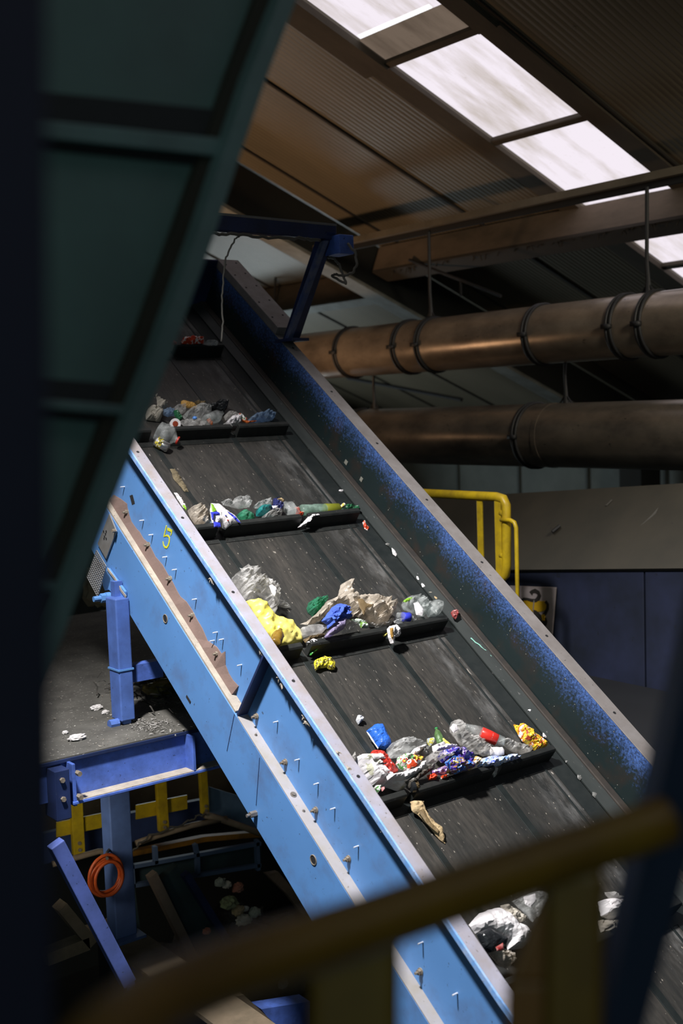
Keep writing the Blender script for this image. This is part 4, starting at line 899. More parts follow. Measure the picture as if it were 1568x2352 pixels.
P_black = mat('black_plastic', (.012, .014, .016), .35); P_red = mat('red_plastic', (.55, .035, .02), .4, dirt=(.3, .02, .015), amt=.3, dscale=20)
P_orange = mat('orange_plastic', (.60, .14, .03), .45); P_blue = mat('bright_blue_plastic', (.035, .17, .68), .3, dirt=(.02, .09, .45), amt=.3, dscale=12)
P_yellow = mat('yellow_plastic', (.80, .68, .06), .4, dirt=(.85, .76, .28), amt=.34, dscale=9, speck=(.35, .30, .05), samt=.02, sscale=30)
P_green = mat('green_cap', (.03, .25, .07), .4); P_lime = mat('lime_print', (.22, .45, .03), .5); P_navy = mat('navy_print', (.02, .025, .11), .4)
P_royal = mat('royal_print', (.035, .05, .55), .45); P_ochre = mat('ochre_card', (.52, .30, .07), .6, dirt=(.35, .18, .04), amt=.3); P_card = mat('torn_card', (.52, .40, .22), .8, dirt=(.28, .19, .10), amt=.35, dscale=20)
P_cloth = mat('blue_cloth', (.07, .15, .58), .85, dirt=(.04, .08, .36), amt=.4, dscale=14); P_jar = mat('amber_jar', (.33, .21, .03), .3, dirt=(.12, .06, .01), amt=.45, dscale=18)
P_alu = mat('aluminium', (.62, .62, .62), .25, .9); P_dkred = mat('dark_red_foil', (.28, .02, .02), .35, dirt=(.5, .3, .28), amt=.25, dscale=25)
P_tea = mat('brown_stain', (.16, .11, .05), .7); P_grey = mat('grey_plastic', (.25, .25, .24), .5, dirt=(.12, .12, .11), amt=.35)
W_snack = printed('snack_print', [(.75, .70, .66), (.68, .18, .03), (.75, .45, .03), (.72, .60, .05), (.35, .05, .02)], 26)
W_red = printed('red_white_print', [(.55, .05, .015), (.60, .07, .02), (.72, .66, .64), (.58, .06, .02)], 18)
W_multi = printed('multi_print', [(.72, .70, .70), (.10, .30, .08), (.72, .68, .68), (.55, .05, .03), (.60, .48, .05)], 22)
W_purple = printed('purple_print', [(.05, .02, .22), (.10, .04, .30), (.03, .05, .38), (.45, .40, .55), (.07, .02, .25)], 20)
W_bluechoc = printed('blue_choc_print', [(.02, .06, .42), (.06, .22, .62), (.25, .13, .04), (.05, .02, .42), (.55, .45, .10)], 26)
W_waterlabel = printed('blue_white_print', [(.70, .72, .78), (.18, .36, .75), (.74, .74, .78), (.10, .16, .55), (.66, .70, .76)], 26)
W_pink = printed('pink_print', [(.62, .45, .66), (.20, .08, .40), (.66, .52, .68), (.65, .50, .12)], 26)
W_bag = printed('white_bag_print', [(.80, .78, .78), (.74, .70, .71), (.82, .80, .81), (.78, .75, .76), (.55, .55, .42)], 9)
W_yprint = printed('yellow_print', [(.78, .66, .03), (.80, .70, .05), (.10, .08, .02), (.74, .62, .06)], 34)

# --- topmost cleat
item('crumpled_wrapper', 'white and red crumpled wrapper on the topmost cleat', 'wrapper', [(416, 785), (420, 777), (440, 775), (464, 779), (468, 789), (440, 791), (418, 790)], W_red, h0=.075, puff=.03)
item('clear_film', 'crumpled clear film at the right end of the topmost cleat', 'plastic film', [(466, 790), (475, 783), (496, 784), (500, 793), (480, 794)], F_clear, h0=.075, puff=.025)
item('wrapper_scrap', 'small red scrap at the left of the topmost cleat', 'scrap', [(390, 787), (396, 783), (405, 786), (404, 791), (392, 792)], P_red, h0=.075, puff=.015)
# --- second cleat from the top
item('paper_bag', 'crumpled cream paper with upright peak at the left of the second cleat', 'paper', fa((60, 430), (90, 360), (160, 370), (190, 330), (170, 205), (215, 290), (270, 330), (290, 370), (230, 400), (240, 450), (215, 505), (120, 490), (70, 480)), P_cream, puff=.05, amp=.8)
item('clear_film', 'bluish clear film beside the cream paper on the second cleat from the top', 'plastic film', fa((235, 385), (300, 365), (360, 380), (370, 440), (300, 450), (250, 430)), F_blueclear, h0=.03, puff=.03)
item('grey_bag', 'grey crumpled bag under the ochre card', 'bag', fa((350, 360), (400, 335), (465, 345), (490, 400), (440, 430), (380, 400)), F_grey, h0=.03, puff=.04)
item('folded_card', 'ochre yellow folded card on the second cleat from the top', 'card', fa((440, 285), (460, 275), (560, 300), (615, 345), (600, 365), (480, 355), (440, 320)), P_ochre, h0=.05, puff=.018, amp=.3)
item('brown_wrapper', 'brown crinkled wrapper right of the ochre card', 'wrapper', fa((575, 300), (610, 280), (680, 295), (710, 315), (640, 335)), P_tea, h0=.05, puff=.02)
item('black_bag', 'black plastic bag lying on the second cleat from the top', 'bag', fa((690, 330), (780, 320), (830, 285), (880, 275), (940, 300), (930, 350), (890, 415), (800, 390), (730, 380)), P_black, h0=.02, puff=.04, amp=.4)
item('green_scrap', 'dark green plastic scrap behind the sauce cup', 'scrap', fa((360, 385), (410, 380), (430, 430), (460, 470), (420, 490), (370, 440)), mat('bottle_green', (.02, .12, .05), .3), h0=.04, puff=.015)
item('clear_bag', 'puffed clear plastic bag in the middle of the second cleat from the top', 'bag', fa((450, 440), (520, 385), (620, 340), (700, 355), (750, 420), (700, 480), (600, 500), (480, 480)), F_clear, h0=.02, puff=.07, amp=.3)
t = item('grey_film', 'long pale grey film bag hanging over the second cleat from the top', 'plastic film', fa((410, 500), (490, 490), (620, 480), (750, 520), (690, 600), (670, 635), (560, 600), (470, 550)), F_grey, h0=.03, puff=.035, amp=.7)
bottle('clear_bottle', 'clear bottle lying in the middle of the second cleat from the top', fa((700, 500))[0], fa((890, 400))[0], 14, F_pet, h0=.03, seed=3)
lump('bottle_cap', hit(fa((587, 475))[0], NH, HB + .09), (.012, .012, .010), mat('sky_cap', (.10, .28, .72), .4), 'small sky blue bottle cap on the second cleat from the top', 'cap', amp=.02)
item('orange_scrap', 'orange plastic scrap beside the clear bottle', 'scrap', fa((710, 480), (740, 465), (780, 520), (770, 540), (730, 515)), P_orange, h0=.05, puff=.012)
item('newspaper_strip', 'white crumpled paper with dark stripes on the second cleat from the top', 'paper', fa((890, 450), (930, 405), (1000, 420), (1040, 460), (960, 480), (910, 490)), M_greyfluff, h0=.04, puff=.03, amp=.8)
item('white_tissue', 'white fluffy crumpled tissue at the right of the second cleat from the top', 'tissue', fa((910, 520), (960, 460), (1040, 450), (1080, 500), (1040, 545), (960, 545)), P_white, h0=.03, puff=.04, amp=.9, freq=40)
item('red_foil', 'clear and red foil wrapper hanging over the front of the second cleat from the top', 'wrapper', fa((870, 540), (930, 500), (990, 550), (965, 600), (900, 635), (860, 615)), F_grey, h0=.0, puff=.03, extras=[('red_print', fa((865, 610), (955, 585), (965, 605), (900, 637), (870, 630)), P_red, .02)])
item('snack_wrapper', 'orange and green snack wrapper at the right of the second cleat from the top', 'wrapper', fa((1030, 425), (1070, 420), (1120, 470), (1150, 505), (1100, 510), (1060, 470)), W_multi, h0=.03, puff=.02)
item('orange_strip', 'thin orange strip pointing right on the second cleat from the top', 'strip', fa((1060, 460), (1110, 485), (1150, 495), (1240, 488), (1230, 500), (1140, 518), (1080, 500)), P_orange, h0=.035, puff=.008)
item('blue_film', 'shiny bluish clear film at the right end of the second cleat from the top', 'plastic film', fa((1130, 510), (1180, 450), (1260, 420), (1400, 420), (1440, 450), (1400, 490), (1280, 515)), F_blueclear, h0=.01, puff=.045, amp=1.1, freq=40)
t = Thing('sauce_cup', 'small white cup with red sauce residue on the second cleat from the top', 'cup', hit(fa((345, 520))[0], NH, HB + .04))
ax = hit(fa((355, 530))[0], NH, HB + .04); mo = ax + (Vector(-ROT.T[2]) if False else Vector(NH) * .03 - Vector(NS) * .035 - Vector((.012, 0, 0)))
t.part('cup', MB().lathe(ax, mo, [(0, .017), (.05, .020), (.95, .026), (1, .028)], 20), P_white, smooth=False)
t.part('sauce', MB().lathe(mo - (mo - ax) * .02, mo + (mo - ax) * .03, [(0, .014), (.5, .015), (1, .010)], 16), mat('red_sauce', (.25, .04, .015), .4))
item('cup_lid', 'white plastic rim piece just below the sauce cup', 'lid', fa((345, 545), (410, 525), (420, 550), (350, 558)), P_white, h0=.02, puff=.008)
bottle('clear_jug', 'large clear bottle with red cap hanging in front of the second cleat from the top', fa((190, 590))[0], fa((415, 705))[0], 23, F_pet, cap=P_red, h0=.0, crush=.2, seed=5)
t = Thing('drink_can', 'crushed silver drink can with yellow print below the second cleat from the top', 'can', hit(fa((250, 800))[0], NH, HB))
a, b2 = hit(fa((165, 705))[0], NH, HB + .028), hit(fa((310, 785))[0], NH, HB + .026)
dn = lambda x, q: 1 + .22 * noise.noise(Vector((x * 4, math.cos(q) * 1.5, math.sin(q) * 1.5 + 3)))
t.part('can_body', MB().lathe(a, b2, [(0, .018), (.04, .025), (.5, .024), (.94, .025), (.97, .021), (1, .019)], 22, dn), P_alu, smooth=True)
t.part('print_band', MB().lathe(a.lerp(b2, .1), a.lerp(b2, .55), [(0, .024), (.02, .0258), (.98, .0258), (1, .024)], 22, lambda x, q: dn(.1 + .45 * x, q)), printed('can_print', [(.62, .48, .02), (.05, .05, .04), (.60, .50, .05), (.5, .5, .5)], 30), smooth=True)
t.part('can_end', MB().lathe(b2 - (b2 - a) * .01, b2 + (b2 - a) * .006, [(0, .018), (.5, .018), (1, .015)], 20), P_alu)
item('string_rag', 'tan frayed string rag lying flat on the belt near the side plate', 'rag', [(390, 1077), (402, 1078), (412, 1092), (422, 1108), (430, 1122), (434, 1130), (424, 1130), (412, 1116), (398, 1100)], mat('tan_string', (.26, .21, .12), .9, dirt=(.10, .08, .05), amt=.4, dscale=40), puff=.010, amp=1.2, freq=60, tilt=0)
# --- third cleat
item('milk_strip', 'white and green strip standing at the side plate above the third cleat', 'carton strip', fb((-5, 10), (40, 30), (90, 90), (140, 170), (205, 285), (190, 300), (140, 250), (60, 130)), P_white, h0=.06, puff=.012, sheet=True, extras=[('green_end', fb((130, 225), (165, 205), (207, 285), (190, 300)), P_lime, .01)])
item('beige_bag', 'beige crumpled bag at the left end of the third cleat', 'bag', fb((215, 310), (300, 290), (400, 310), (480, 370), (520, 430), (560, 500), (540, 580), (480, 590), (400, 570), (330, 520), (260, 420)), F_beige, h0=.01, puff=.07, amp=.6)
bottle('clear_bottle', 'small clear bottle between the beige bag and the milk carton', fb((500, 420))[0], fb((640, 560))[0], 8, F_blueclear, h0=.02, seed=9)
t = item('milk_carton', 'crushed white, blue and green milk carton on the third cleat', 'carton', fb((595, 185), (730, 190), (850, 290), (1000, 400), (1095, 520), (960, 555), (835, 618), (760, 582), (645, 575), (600, 450), (585, 320)), P_white, h0=.045, puff=.03, amp=.12, freq=10, tilt=38,
         extras=[('green_panel', fb((595, 185), (640, 205), (660, 250), (690, 290), (680, 330), (625, 342)), P_lime, .026), ('blue_panel', fb((590, 330), (700, 320), (745, 345), (745, 385), (650, 375), (648, 470), (615, 450)), P_royal, .028), ('blue_panel', fb((640, 485), (755, 495), (765, 580), (650, 575)), P_royal, .024),
                 ('blue_edge', fb((850, 300), (1000, 400), (1090, 510), (1040, 490), (940, 395)), P_royal, .024), ('screw_cap', fb((680, 390), (755, 385), (760, 440), (715, 462), (685, 440)), P_white, .036), ('fold_line', fb((765, 330), (778, 330), (800, 590), (785, 590)), P_grey, .027),
                 ('red_mark', fb((860, 450), (880, 450), (895, 480), (875, 480)), P_red, .028), ('blue_mark', fb((830, 375), (860, 385), (850, 400), (832, 388)), P_royal, .030)])
item('clear_tray', 'clear plastic film tray behind the milk carton', 'plastic tray', fb((770, 160), (850, 140), (930, 180), (980, 110), (1070, 85), (1180, 100), (1260, 190), (1230, 250), (1050, 280), (900, 240), (800, 220)), F_clear, h0=.06, puff=.04, amp=.6)
item('green_bottle', 'dark green crumpled bottle right of the milk carton', 'bottle', fb((1015, 380), (1080, 330), (1150, 350), (1250, 420), (1300, 490), (1230, 530), (1110, 520), (1040, 440)), F_green, h0=.01, puff=.05, amp=.5, smooth=True)
item('clear_film', 'greyish clear film behind the teal bottle', 'plastic film', fb((1280, 250), (1330, 200), (1480, 150), (1560, 150), (1580, 230), (1450, 260), (1330, 270)), F_clear, h0=.06, puff=.04)
item('teal_bottle', 'short teal plastic bottle on the third cleat', 'bottle', fb((1335, 300), (1390, 255), (1500, 250), (1560, 270), (1540, 340), (1460, 390), (1340, 400)), F_teal, h0=.03, puff=.05, amp=.35, smooth=True)
item('navy_wrapper', 'navy blue and white foil wrapper on the third cleat', 'wrapper', fc((90, 200), (150, 170), (150, 90), (200, 85), (260, 120), (280, 160), (265, 245), (200, 240), (140, 230)), P_navy, h0=.05, puff=.03, amp=.8, extras=[('white_print', fc((135, 180), (210, 175), (205, 200), (150, 215)), P_white, .028)])
item('tan_scrap', 'small tan scrap on top of the navy wrapper', 'scrap', fc((200, 90), (250, 78), (295, 120), (280, 128), (240, 108)), P_card, h0=.12, puff=.01)
bottle('clear_bottle', 'round clear bottle standing out in the middle of the third cleat', fc((430, 280))[0], fc((290, 130))[0], 16, F_pet, h0=.03, seed=12)
item('clear_film', 'crumpled grey clear film in front of the teal bottle', 'plastic film', fc((0, 320), (70, 280), (150, 240), (230, 270), (235, 340), (150, 370), (20, 365)), F_grey, h0=.02, puff=.05)
item('red_wrapper', 'red and white wrapper in the middle of the third cleat', 'wrapper', fc((405, 350), (440, 310), (430, 200), (470, 200), (500, 270), (560, 260), (540, 300), (500, 330)), W_red, h0=.03, puff=.02)
bottle('green_bottle', 'long pale green bottle with yellow-green label on the third cleat', fc((500, 235))[0], fc((1120, 215))[0], 13, F_pale, band=(.50, .78, mat('olive_label', (.20, .22, .01), .5, dirt=(.12, .13, .01), amt=.3)), h0=.02, crush=.06, seed=2)
item('yellow_foil', 'small yellow and silver foil at the right end of the third cleat', 'foil', fc((1000, 190), (1040, 150), (1075, 160), (1080, 190), (1020, 215)), printed('yellow_foil_print', [(.6, .5, .1), (.6, .6, .6), (.65, .5, .05)], 40), h0=.06, puff=.015)
item('dark_bottle', 'dark green bottle end at the right end of the third cleat', 'bottle', fc((970, 250), (1010, 200), (1120, 175), (1230, 200), (1260, 250), (1150, 275)), mat('bottle_green', (.02, .12, .05), .3), h0=.01, puff=.03)
item('paper_sheet', 'white folded paper strip hanging over the front of the third cleat', 'paper', fc((465, 460), (530, 400), (580, 340), (640, 285), (720, 275), (755, 300), (700, 315), (650, 330), (600, 390), (520, 440)), P_white, h0=.03, puff=.02, sheet=True, tilt=40)
item('red_scrap', 'red and white scrap at the belt edge right of the third cleat', 'scrap', [(832, 1200), (836, 1195), (842, 1206), (847, 1212), (844, 1219), (837, 1216)], W_red, puff=.010)
# --- fourth cleat
item('clear_bag', 'large grey clear plastic bag above the yellow bag at the side plate', 'bag', fd((60, 290), (110, 220), (190, 190), (165, 135), (230, 160), (300, 210), (420, 310), (540, 360), (640, 440), (660, 560), (610, 740), (540, 680), (500, 600), (430, 545), (240, 560), (140, 400)), F_grey, h0=.01, puff=.09, amp=.7, freq=16, res=26)
item('bag_tail', 'torn grey film tail pointing right beside the large clear bag', 'plastic film', fd((600, 560), (650, 540), (720, 570), (825, 640), (760, 655), (690, 640), (640, 620)), F_grey, h0=.01, puff=.02)
item('white_scrap', 'white plastic scrap on the edge of the large clear bag', 'scrap', fd((545, 365), (580, 350), (640, 400), (640, 470), (620, 510), (580, 460)), P_white, h0=.12, puff=.012)
item('yellow_bag', 'bright yellow plastic bag lying against the fourth cleat by the side plate', 'bag', fd((235, 570), (300, 548), (420, 545), (520, 600), (560, 690), (640, 750), (740, 790), (840, 820), (900, 900), (970, 1000), (975, 1100), (820, 1125), (640, 1150), (480, 960), (330, 740)), P_yellow, h0=.02, puff=.042, amp=.5, freq=9, res=30, smooth=True)
bottle('amber_jar', 'small amber jar lying on the yellow bag', fd((610, 1130))[0], fd((700, 920))[0], 14, P_jar, h0=.09, seed=4, cat='jar')
item('red_scrap', 'dark red scrap under the amber jar', 'scrap', fd((560, 1050), (600, 1050), (660, 1100), (670, 1125), (640, 1140)), P_dkred, h0=.09, puff=.012)
item('green_bottle', 'crinkled shiny green bottle piece behind the long clear film', 'bottle', fe((355, 430), (380, 360), (450, 320), (540, 320), (590, 350), (560, 420), (480, 490), (430, 540), (375, 490)), F_green, h0=.0, puff=.05, amp=.9, freq=45)
item('clear_film', 'long grey clear film running up to a peak behind the blue cloth', 'plastic film', fe((270, 640), (400, 570), (500, 480), (620, 340), (700, 330), (760, 270), (790, 140), (860, 95), (915, 130), (910, 240), (960, 330), (1010, 420), (960, 540), (850, 470), (740, 400), (620, 500), (520, 600), (400, 640)), F_beige, h0=.03, puff=.07, amp=.8, freq=18, res=28)
item('beige_bag', 'beige crumpled bag with brown stains right of the blue cloth', 'bag', fe((960, 310), (1050, 295), (1110, 320), (1165, 280), (1200, 335), (1330, 350), (1400, 400), (1470, 480), (1420, 560), (1380, 640), (1250, 660), (1150, 620), (1050, 560), (960, 520)), F_beige, h0=.02, puff=.09, amp=.8, freq=17, res=26, extras=[('brown_stain', fe((1010, 310), (1080, 310), (1130, 370), (1210, 380), (1190, 420), (1130, 430), (1090, 520), (1040, 430)), P_tea, .085)])
item('blue_cloth', 'crumpled blue cloth in the middle of the fourth cleat', 'cloth', fe((545, 600), (600, 530), (680, 420), (750, 378), (850, 430), (890, 490), (910, 565), (820, 590), (740, 600), (680, 660), (625, 700), (610, 640)), P_cloth, h0=.10, puff=.05, amp=.8, freq=20, tilt=30, res=26)
bottle('clear_bottle', 'ribbed grey clear bottle below the blue cloth', fe((300, 740))[0], fe((640, 670))[0], 12, F_grey, h0=.06, crush=.2, seed=14)
item('lilac_bottle', 'lilac plastic bottle below the blue cloth', 'bottle', fe((585, 800), (640, 720), (700, 650), (760, 590), (820, 595), (850, 640), (830, 700), (770, 740), (680, 790), (600, 820)), F_lilac, h0=.08, puff=.045, amp=.4, smooth=True)
item('grey_film', 'grey wrinkled film scrap right of the lilac bottle', 'plastic film', fe((810, 750), (850, 660), (900, 615), (960, 640), (1015, 650), (960, 700), (880, 760), (830, 775)), F_grey, h0=.07, puff=.03)
item('green_scrap', 'green and white scrap under the stained beige bag', 'scrap', fe((930, 580), (1010, 570), (1060, 600), (1110, 630), (1145, 690), (1060, 690), (1030, 640)), printed('green_white_print', [(.15, .30, .05), (.45, .52, .45), (.50, .55, .5)], 30), h0=.06, puff=.02)
item('clear_film', 'dirty clear film at the foot of the stained beige bag', 'plastic film', fe((1120, 620), (1250, 650), (1400, 600), (1440, 560), (1480, 600), (1420, 660), (1250, 680), (1130, 670)), F_grey, h0=.03, puff=.03)
item('brown_wrapper', 'brown dirty wrapper strip under the ribbed clear bottle', 'wrapper', fe((310, 840), (380, 800), (480, 780), (580, 760), (580, 800), (460, 830), (340, 880)), P_tea, h0=.05, puff=.02)
item('paper_scrap', 'white paper scrap hanging at the gap of the fourth cleat', 'paper', fe((355, 870), (440, 820), (520, 835), (570, 810), (560, 850), (490, 880), (470, 920), (420, 900)), P_white, h0=.05, puff=.012, tilt=35)
item('green_twig', 'thin green and black strip dangling at the gap of the fourth cleat', 'strip', fe((385, 1040), (420, 990), (470, 950), (520, 900), (530, 920), (480, 980), (400, 1050)), printed('green_black_print', [(.03, .04, .03), (.05, .35, .05), (.02, .03, .03)], 60), h0=.02, puff=.008, tilt=35)
item('yellow_paper', 'yellow printed paper piece lying on the belt below the fourth cleat', 'paper', fd((1120, 1370), (1130, 1330), (1190, 1300), (1250, 1275), (1330, 1300), (1390, 1370), (1390, 1450), (1335, 1450), (1280, 1420), (1200, 1430), (1140, 1458)), W_yprint, h0=.012, puff=.025, amp=.4, tilt=12)
item('labelled_bottle', 'crushed clear bottle with green label at the right of the fourth cleat', 'bottle', fr((790, 390), (820, 330), (880, 295), (960, 290), (1020, 320), (1060, 390), (1100, 470), (1080, 540), (1010, 550), (950, 500), (880, 470), (820, 450)), F_pet, h0=.04, puff=.07, amp=.6, smooth=True, extras=[('green_label', fr((810, 345), (870, 300), (935, 290), (930, 320), (850, 360)), P_lime, .05), ('white_label', fr((945, 370), (1010, 350), (1080, 450), (1060, 530), (985, 520)), P_white, .055)])
bottle('water_bottle', 'small clear bottle with blue label at the right of the fourth cleat', fr((730, 540))[0], fr((960, 545))[0], 10, F_pet, band=(.35, .72, P_royal), h0=.06, seed=7)
item('clear_cup', 'upright clear plastic cup at the right end of the fourth cleat', 'cup', fr((1100, 480), (1120, 380), (1180, 335), (1240, 345), (1280, 400), (1275, 480), (1230, 540), (1140, 550)), F_pet, h0=.05, puff=.07, amp=.15, smooth=True, tilt=30)
item('white_film', 'white film scrap on the cleat edge beside the stained cup', 'plastic film', fr((690, 600), (750, 570), (870, 590), (960, 560), (990, 580), (860, 620), (760, 640), (700, 625)), F_clear, h0=.06, puff=.02)
t = item('stained_cup', 'crushed white cup with orange stain hanging in front of the fourth cleat', 'cup', fr((605, 700), (640, 660), (700, 650), (730, 635), (760, 690), (765, 760), (740, 800), (690, 800), (685, 905), (650, 890), (620, 810)), P_white, h0=.035, puff=.03, amp=.3, tilt=45, extras=[('orange_stain', fr((640, 690), (690, 680), (690, 760), (680, 840), (655, 800)), P_ochre, .028), ('dark_opening', fr((705, 680), (720, 660), (722, 760), (700, 780)), P_black, .03)])
item('yellow_scrap', 'small yellow scrap left of the stained cup', 'scrap', fr((548, 785), (580, 735), (600, 715), (605, 780), (570, 800)), P_yellow, h0=.04, puff=.012, tilt=40)
item('red_wrapper', 'small crumpled dark red wrapper on the skirt right of the fourth cleat', 'wrapper', fr((1425, 490), (1450, 460), (1520, 460), (1525, 520), (1490, 580), (1450, 545)), P_dkred, h0=.03, puff=.02)
# --- fifth cleat
item('blue_tub', 'bright blue shallow plastic tub above the fifth cleat', 'tub', fg((365, 240), (480, 145), (580, 150), (640, 280), (705, 400), (700, 460), (620, 495), (530, 470), (440, 340)), P_blue, h0=.01, puff=.035, amp=.15, smooth=False, tilt=12, extras=[('white_rim', fg((368, 245), (385, 250), (450, 340), (535, 470), (525, 485), (430, 350)), P_white, .01)])
item('paper_scrap', 'small white and blue scrap on the belt above the blue tub', 'scrap', fg((222, 90), (245, 20), (325, 60), (310, 95), (255, 150)), printed('pale_blue_print', [(.55, .56, .58), (.5, .52, .55), (.16, .30, .50)], 14), puff=.02)
item('grey_film', 'milky grey film sheet behind the white bags on the fifth cleat', 'plastic film', fg((640, 500), (720, 400), (850, 350), (960, 365), (1030, 400), (1160, 400), (1170, 450), (1040, 480), (960, 550), (800, 610), (700, 620)), F_clear, h0=.03, puff=.07, amp=.5, res=24)
item('white_bag', 'large white crumpled bag at the side plate on the fifth cleat', 'bag', fg((215, 650), (240, 590), (390, 590), (480, 680), (560, 760), (640, 850), (700, 950), (880, 960), (890, 1040), (800, 1070), (600, 1010), (500, 1000), (440, 1000), (320, 830)), W_bag, h0=.015, puff=.075, amp=.38, freq=13, res=28)
item('torn_paper', 'thin grey torn paper standing at the side plate above the white bag', 'paper', fg((165, 590), (210, 520), (225, 580), (205, 640)), M_greyfluff, h0=.08, puff=.008)
item('red_packet', 'red and white food packet on the left of the fifth cleat', 'packet', fg((425, 540), (450, 508), (560, 508), (640, 590), (730, 700), (800, 800), (720, 830), (630, 850), (560, 760), (490, 670)), P_red, h0=.08, puff=.03, amp=.4, extras=[('white_band', fg((430, 550), (600, 545), (630, 610), (470, 620)), P_white, .03), ('black_print', fg((535, 680), (650, 670), (640, 695), (545, 700)), P_black, .032), ('white_print', fg((560, 720), (630, 710), (700, 790), (640, 800)), P_white, .03)])
item('red_wrapper', 'white, yellow and red wrapper in the middle left of the fifth cleat', 'wrapper', fg((770, 700), (800, 600), (900, 550), (960, 580), (1060, 570), (1130, 640), (1080, 720), (1000, 760), (900, 790), (820, 760)), W_multi, h0=.08, puff=.04, extras=[('red_panel', fg((940, 640), (1060, 590), (1120, 640), (1060, 720), (920, 780)), W_red, .038)])
item('white_sheet', 'curved white padded sheet strip across the fifth cleat', 'sheet', fg((635, 850), (760, 830), (900, 790), (1040, 740), (1130, 650), (1170, 690), (1130, 780), (1010, 870), (880, 920), (780, 930), (660, 920)), P_white, h0=.08, puff=.035, amp=.3, res=24)
item('white_foam', 'white foam strip rising behind the red wrapper', 'foam', fg((960, 560), (1030, 480), (1150, 435), (1175, 480), (1080, 540), (1000, 600)), P_white, h0=.11, puff=.03)
item('grey_lump', 'round grey plastic lump behind the red wrapper', 'scrap', fg((1090, 510), (1150, 470), (1200, 500), (1210, 570), (1150, 590), (1100, 560)), P_grey, h0=.10, puff=.035)
item('grey_bag', 'pale grey bag between red wrapper and purple wrapper', 'bag', fg((1180, 600), (1280, 530), (1360, 560), (1350, 660), (1270, 720), (1180, 710)), F_grey, h0=.09, puff=.05)
item('brown_film', 'dark grey brown film sagging over the fifth cleat', 'plastic film', fg((900, 950), (1000, 870), (1130, 780), (1260, 700), (1300, 760), (1200, 830), (1100, 900), (960, 1030)), mat('dark_film', (.10, .09, .075), .4, dirt=(.05, .045, .04), amt=.4), h0=.065, puff=.03)
lump('round_lump', hit(fg((1045, 1030))[0], NH, HB + .06), (.018, .018, .02), P_tea, 'small brown round lump inside the dark film on the fifth cleat', 'scrap', seed=71, amp=.2)
t = Thing('tape_roll', 'small dark roll with ring end at the gap of the fifth cleat', 'roll', hit(fg((1010, 1060))[0], NH, HB + .05))
a = hit(fg((985, 1015))[0], NH, HB + .075); b2 = hit(fg((1045, 1010))[0], NH, HB + .078)
t.part('roll', MB().lathe(a, b2, [(0, .018), (.1, .021), (.9, .021), (1, .018)], 18), P_black)
t.part('ring', MB().lathe(b2 - (b2 - a) * .02, b2 + (b2 - a) * .06, [(0, .013), (.5, .014), (1, .010)], 16), P_grey)
item('green_scrap', 'green and white print scrap at the left foot of the fifth cleat', 'scrap', fg((460, 1030), (500, 990), (545, 1000), (560, 1060), (520, 1100)), W_multi, h0=.06, puff=.02)
item('pink_scrap', 'tiny pink scrap at the left foot of the fifth cleat', 'scrap', fg((570, 1020), (610, 1010), (620, 1050), (585, 1075)), mat('pink_card', (.6, .25, .25), .6), h0=.05, puff=.012)
bottle('green_bottle', 'green bottle with green cap standing above the purple wrapper', fg((1400, 420))[0], fg((1335, 195))[0], 9, film('leaf_green', (.12, .22, .08), .75, .1), cap=P_green, h0=.05, seed=15)
item('yellow_scrap', 'yellow and grey wrapper beside the green bottle', 'wrapper', fh((0, 350), (60, 340), (85, 390), (60, 420), (30, 450), (5, 400)), printed('yellow_grey_print', [(.55, .50, .08), (.35, .40, .45), (.40, .42, .42)], 22), h0=.08, puff=.02)
item('yellow_strip', 'thin yellow strip right of the green bottle', 'strip', fh((185, 345), (200, 340), (280, 420), (330, 470), (300, 470), (240, 420), (205, 400)), P_yellow, h0=.08, puff=.01)
item('white_wrapper', 'white crumpled wrapper behind the purple wrapper', 'wrapper', fh((60, 440), (150, 405), (230, 430), (320, 450), (360, 490), (260, 490), (150, 500), (80, 520)), P_white, h0=.08, puff=.04, amp=.8)
item('purple_wrapper', 'big dark purple wrapper on the fifth cleat', 'wrapper', fh((120, 570), (170, 500), (280, 475), (380, 490), (460, 540), (520, 620), (480, 700), (380, 680), (260, 640), (170, 640)), W_purple, h0=.08, puff=.06, amp=.6, res=26, extras=[('silver_edge', fh((150, 575), (230, 535), (330, 520), (335, 540), (240, 560), (160, 595)), P_grey, .06)])
item('blue_wrapper', 'bright blue chocolate wrapper below the purple wrapper', 'wrapper', fh((210, 640), (270, 560), (360, 550), (430, 590), (520, 620), (560, 680), (510, 730), (420, 740), (330, 780), (270, 740)), W_bluechoc, h0=.09, puff=.04, amp=.6, tilt=32, res=26)
item('pink_wrapper', 'pink and purple wrapper low on the fifth cleat', 'wrapper', fh((30, 740), (100, 720), (190, 680), (240, 700), (260, 770), (170, 790), (70, 780)), W_pink, h0=.075, puff=.025)
item('red_scrap', 'bright red-orange scrap low on the fifth cleat at its left', 'scrap', fh((0, 790), (50, 775), (105, 800), (100, 840), (20, 850)), mat('vivid_red', (.75, .06, .015), .4), h0=.07, puff=.02)
item('red_scrap', 'dark red wrapper scrap low on the fifth cleat under the pink wrapper', 'scrap', fh((160, 800), (230, 780), (270, 800), (220, 830), (170, 840)), W_red, h0=.07, puff=.018)
item('clear_bag', 'grey clear bag with white knot behind the red label bottle', 'bag', fh((265, 220), (290, 150), (340, 120), (385, 200), (400, 290), (480, 330), (600, 380), (660, 450), (620, 540), (500, 540), (400, 430), (330, 330), (280, 280)), F_grey, h0=.03, puff=.06, amp=.8, extras=[('white_knot', fh((275, 220), (310, 170), (360, 180), (380, 240), (320, 280)), P_white, .05)])
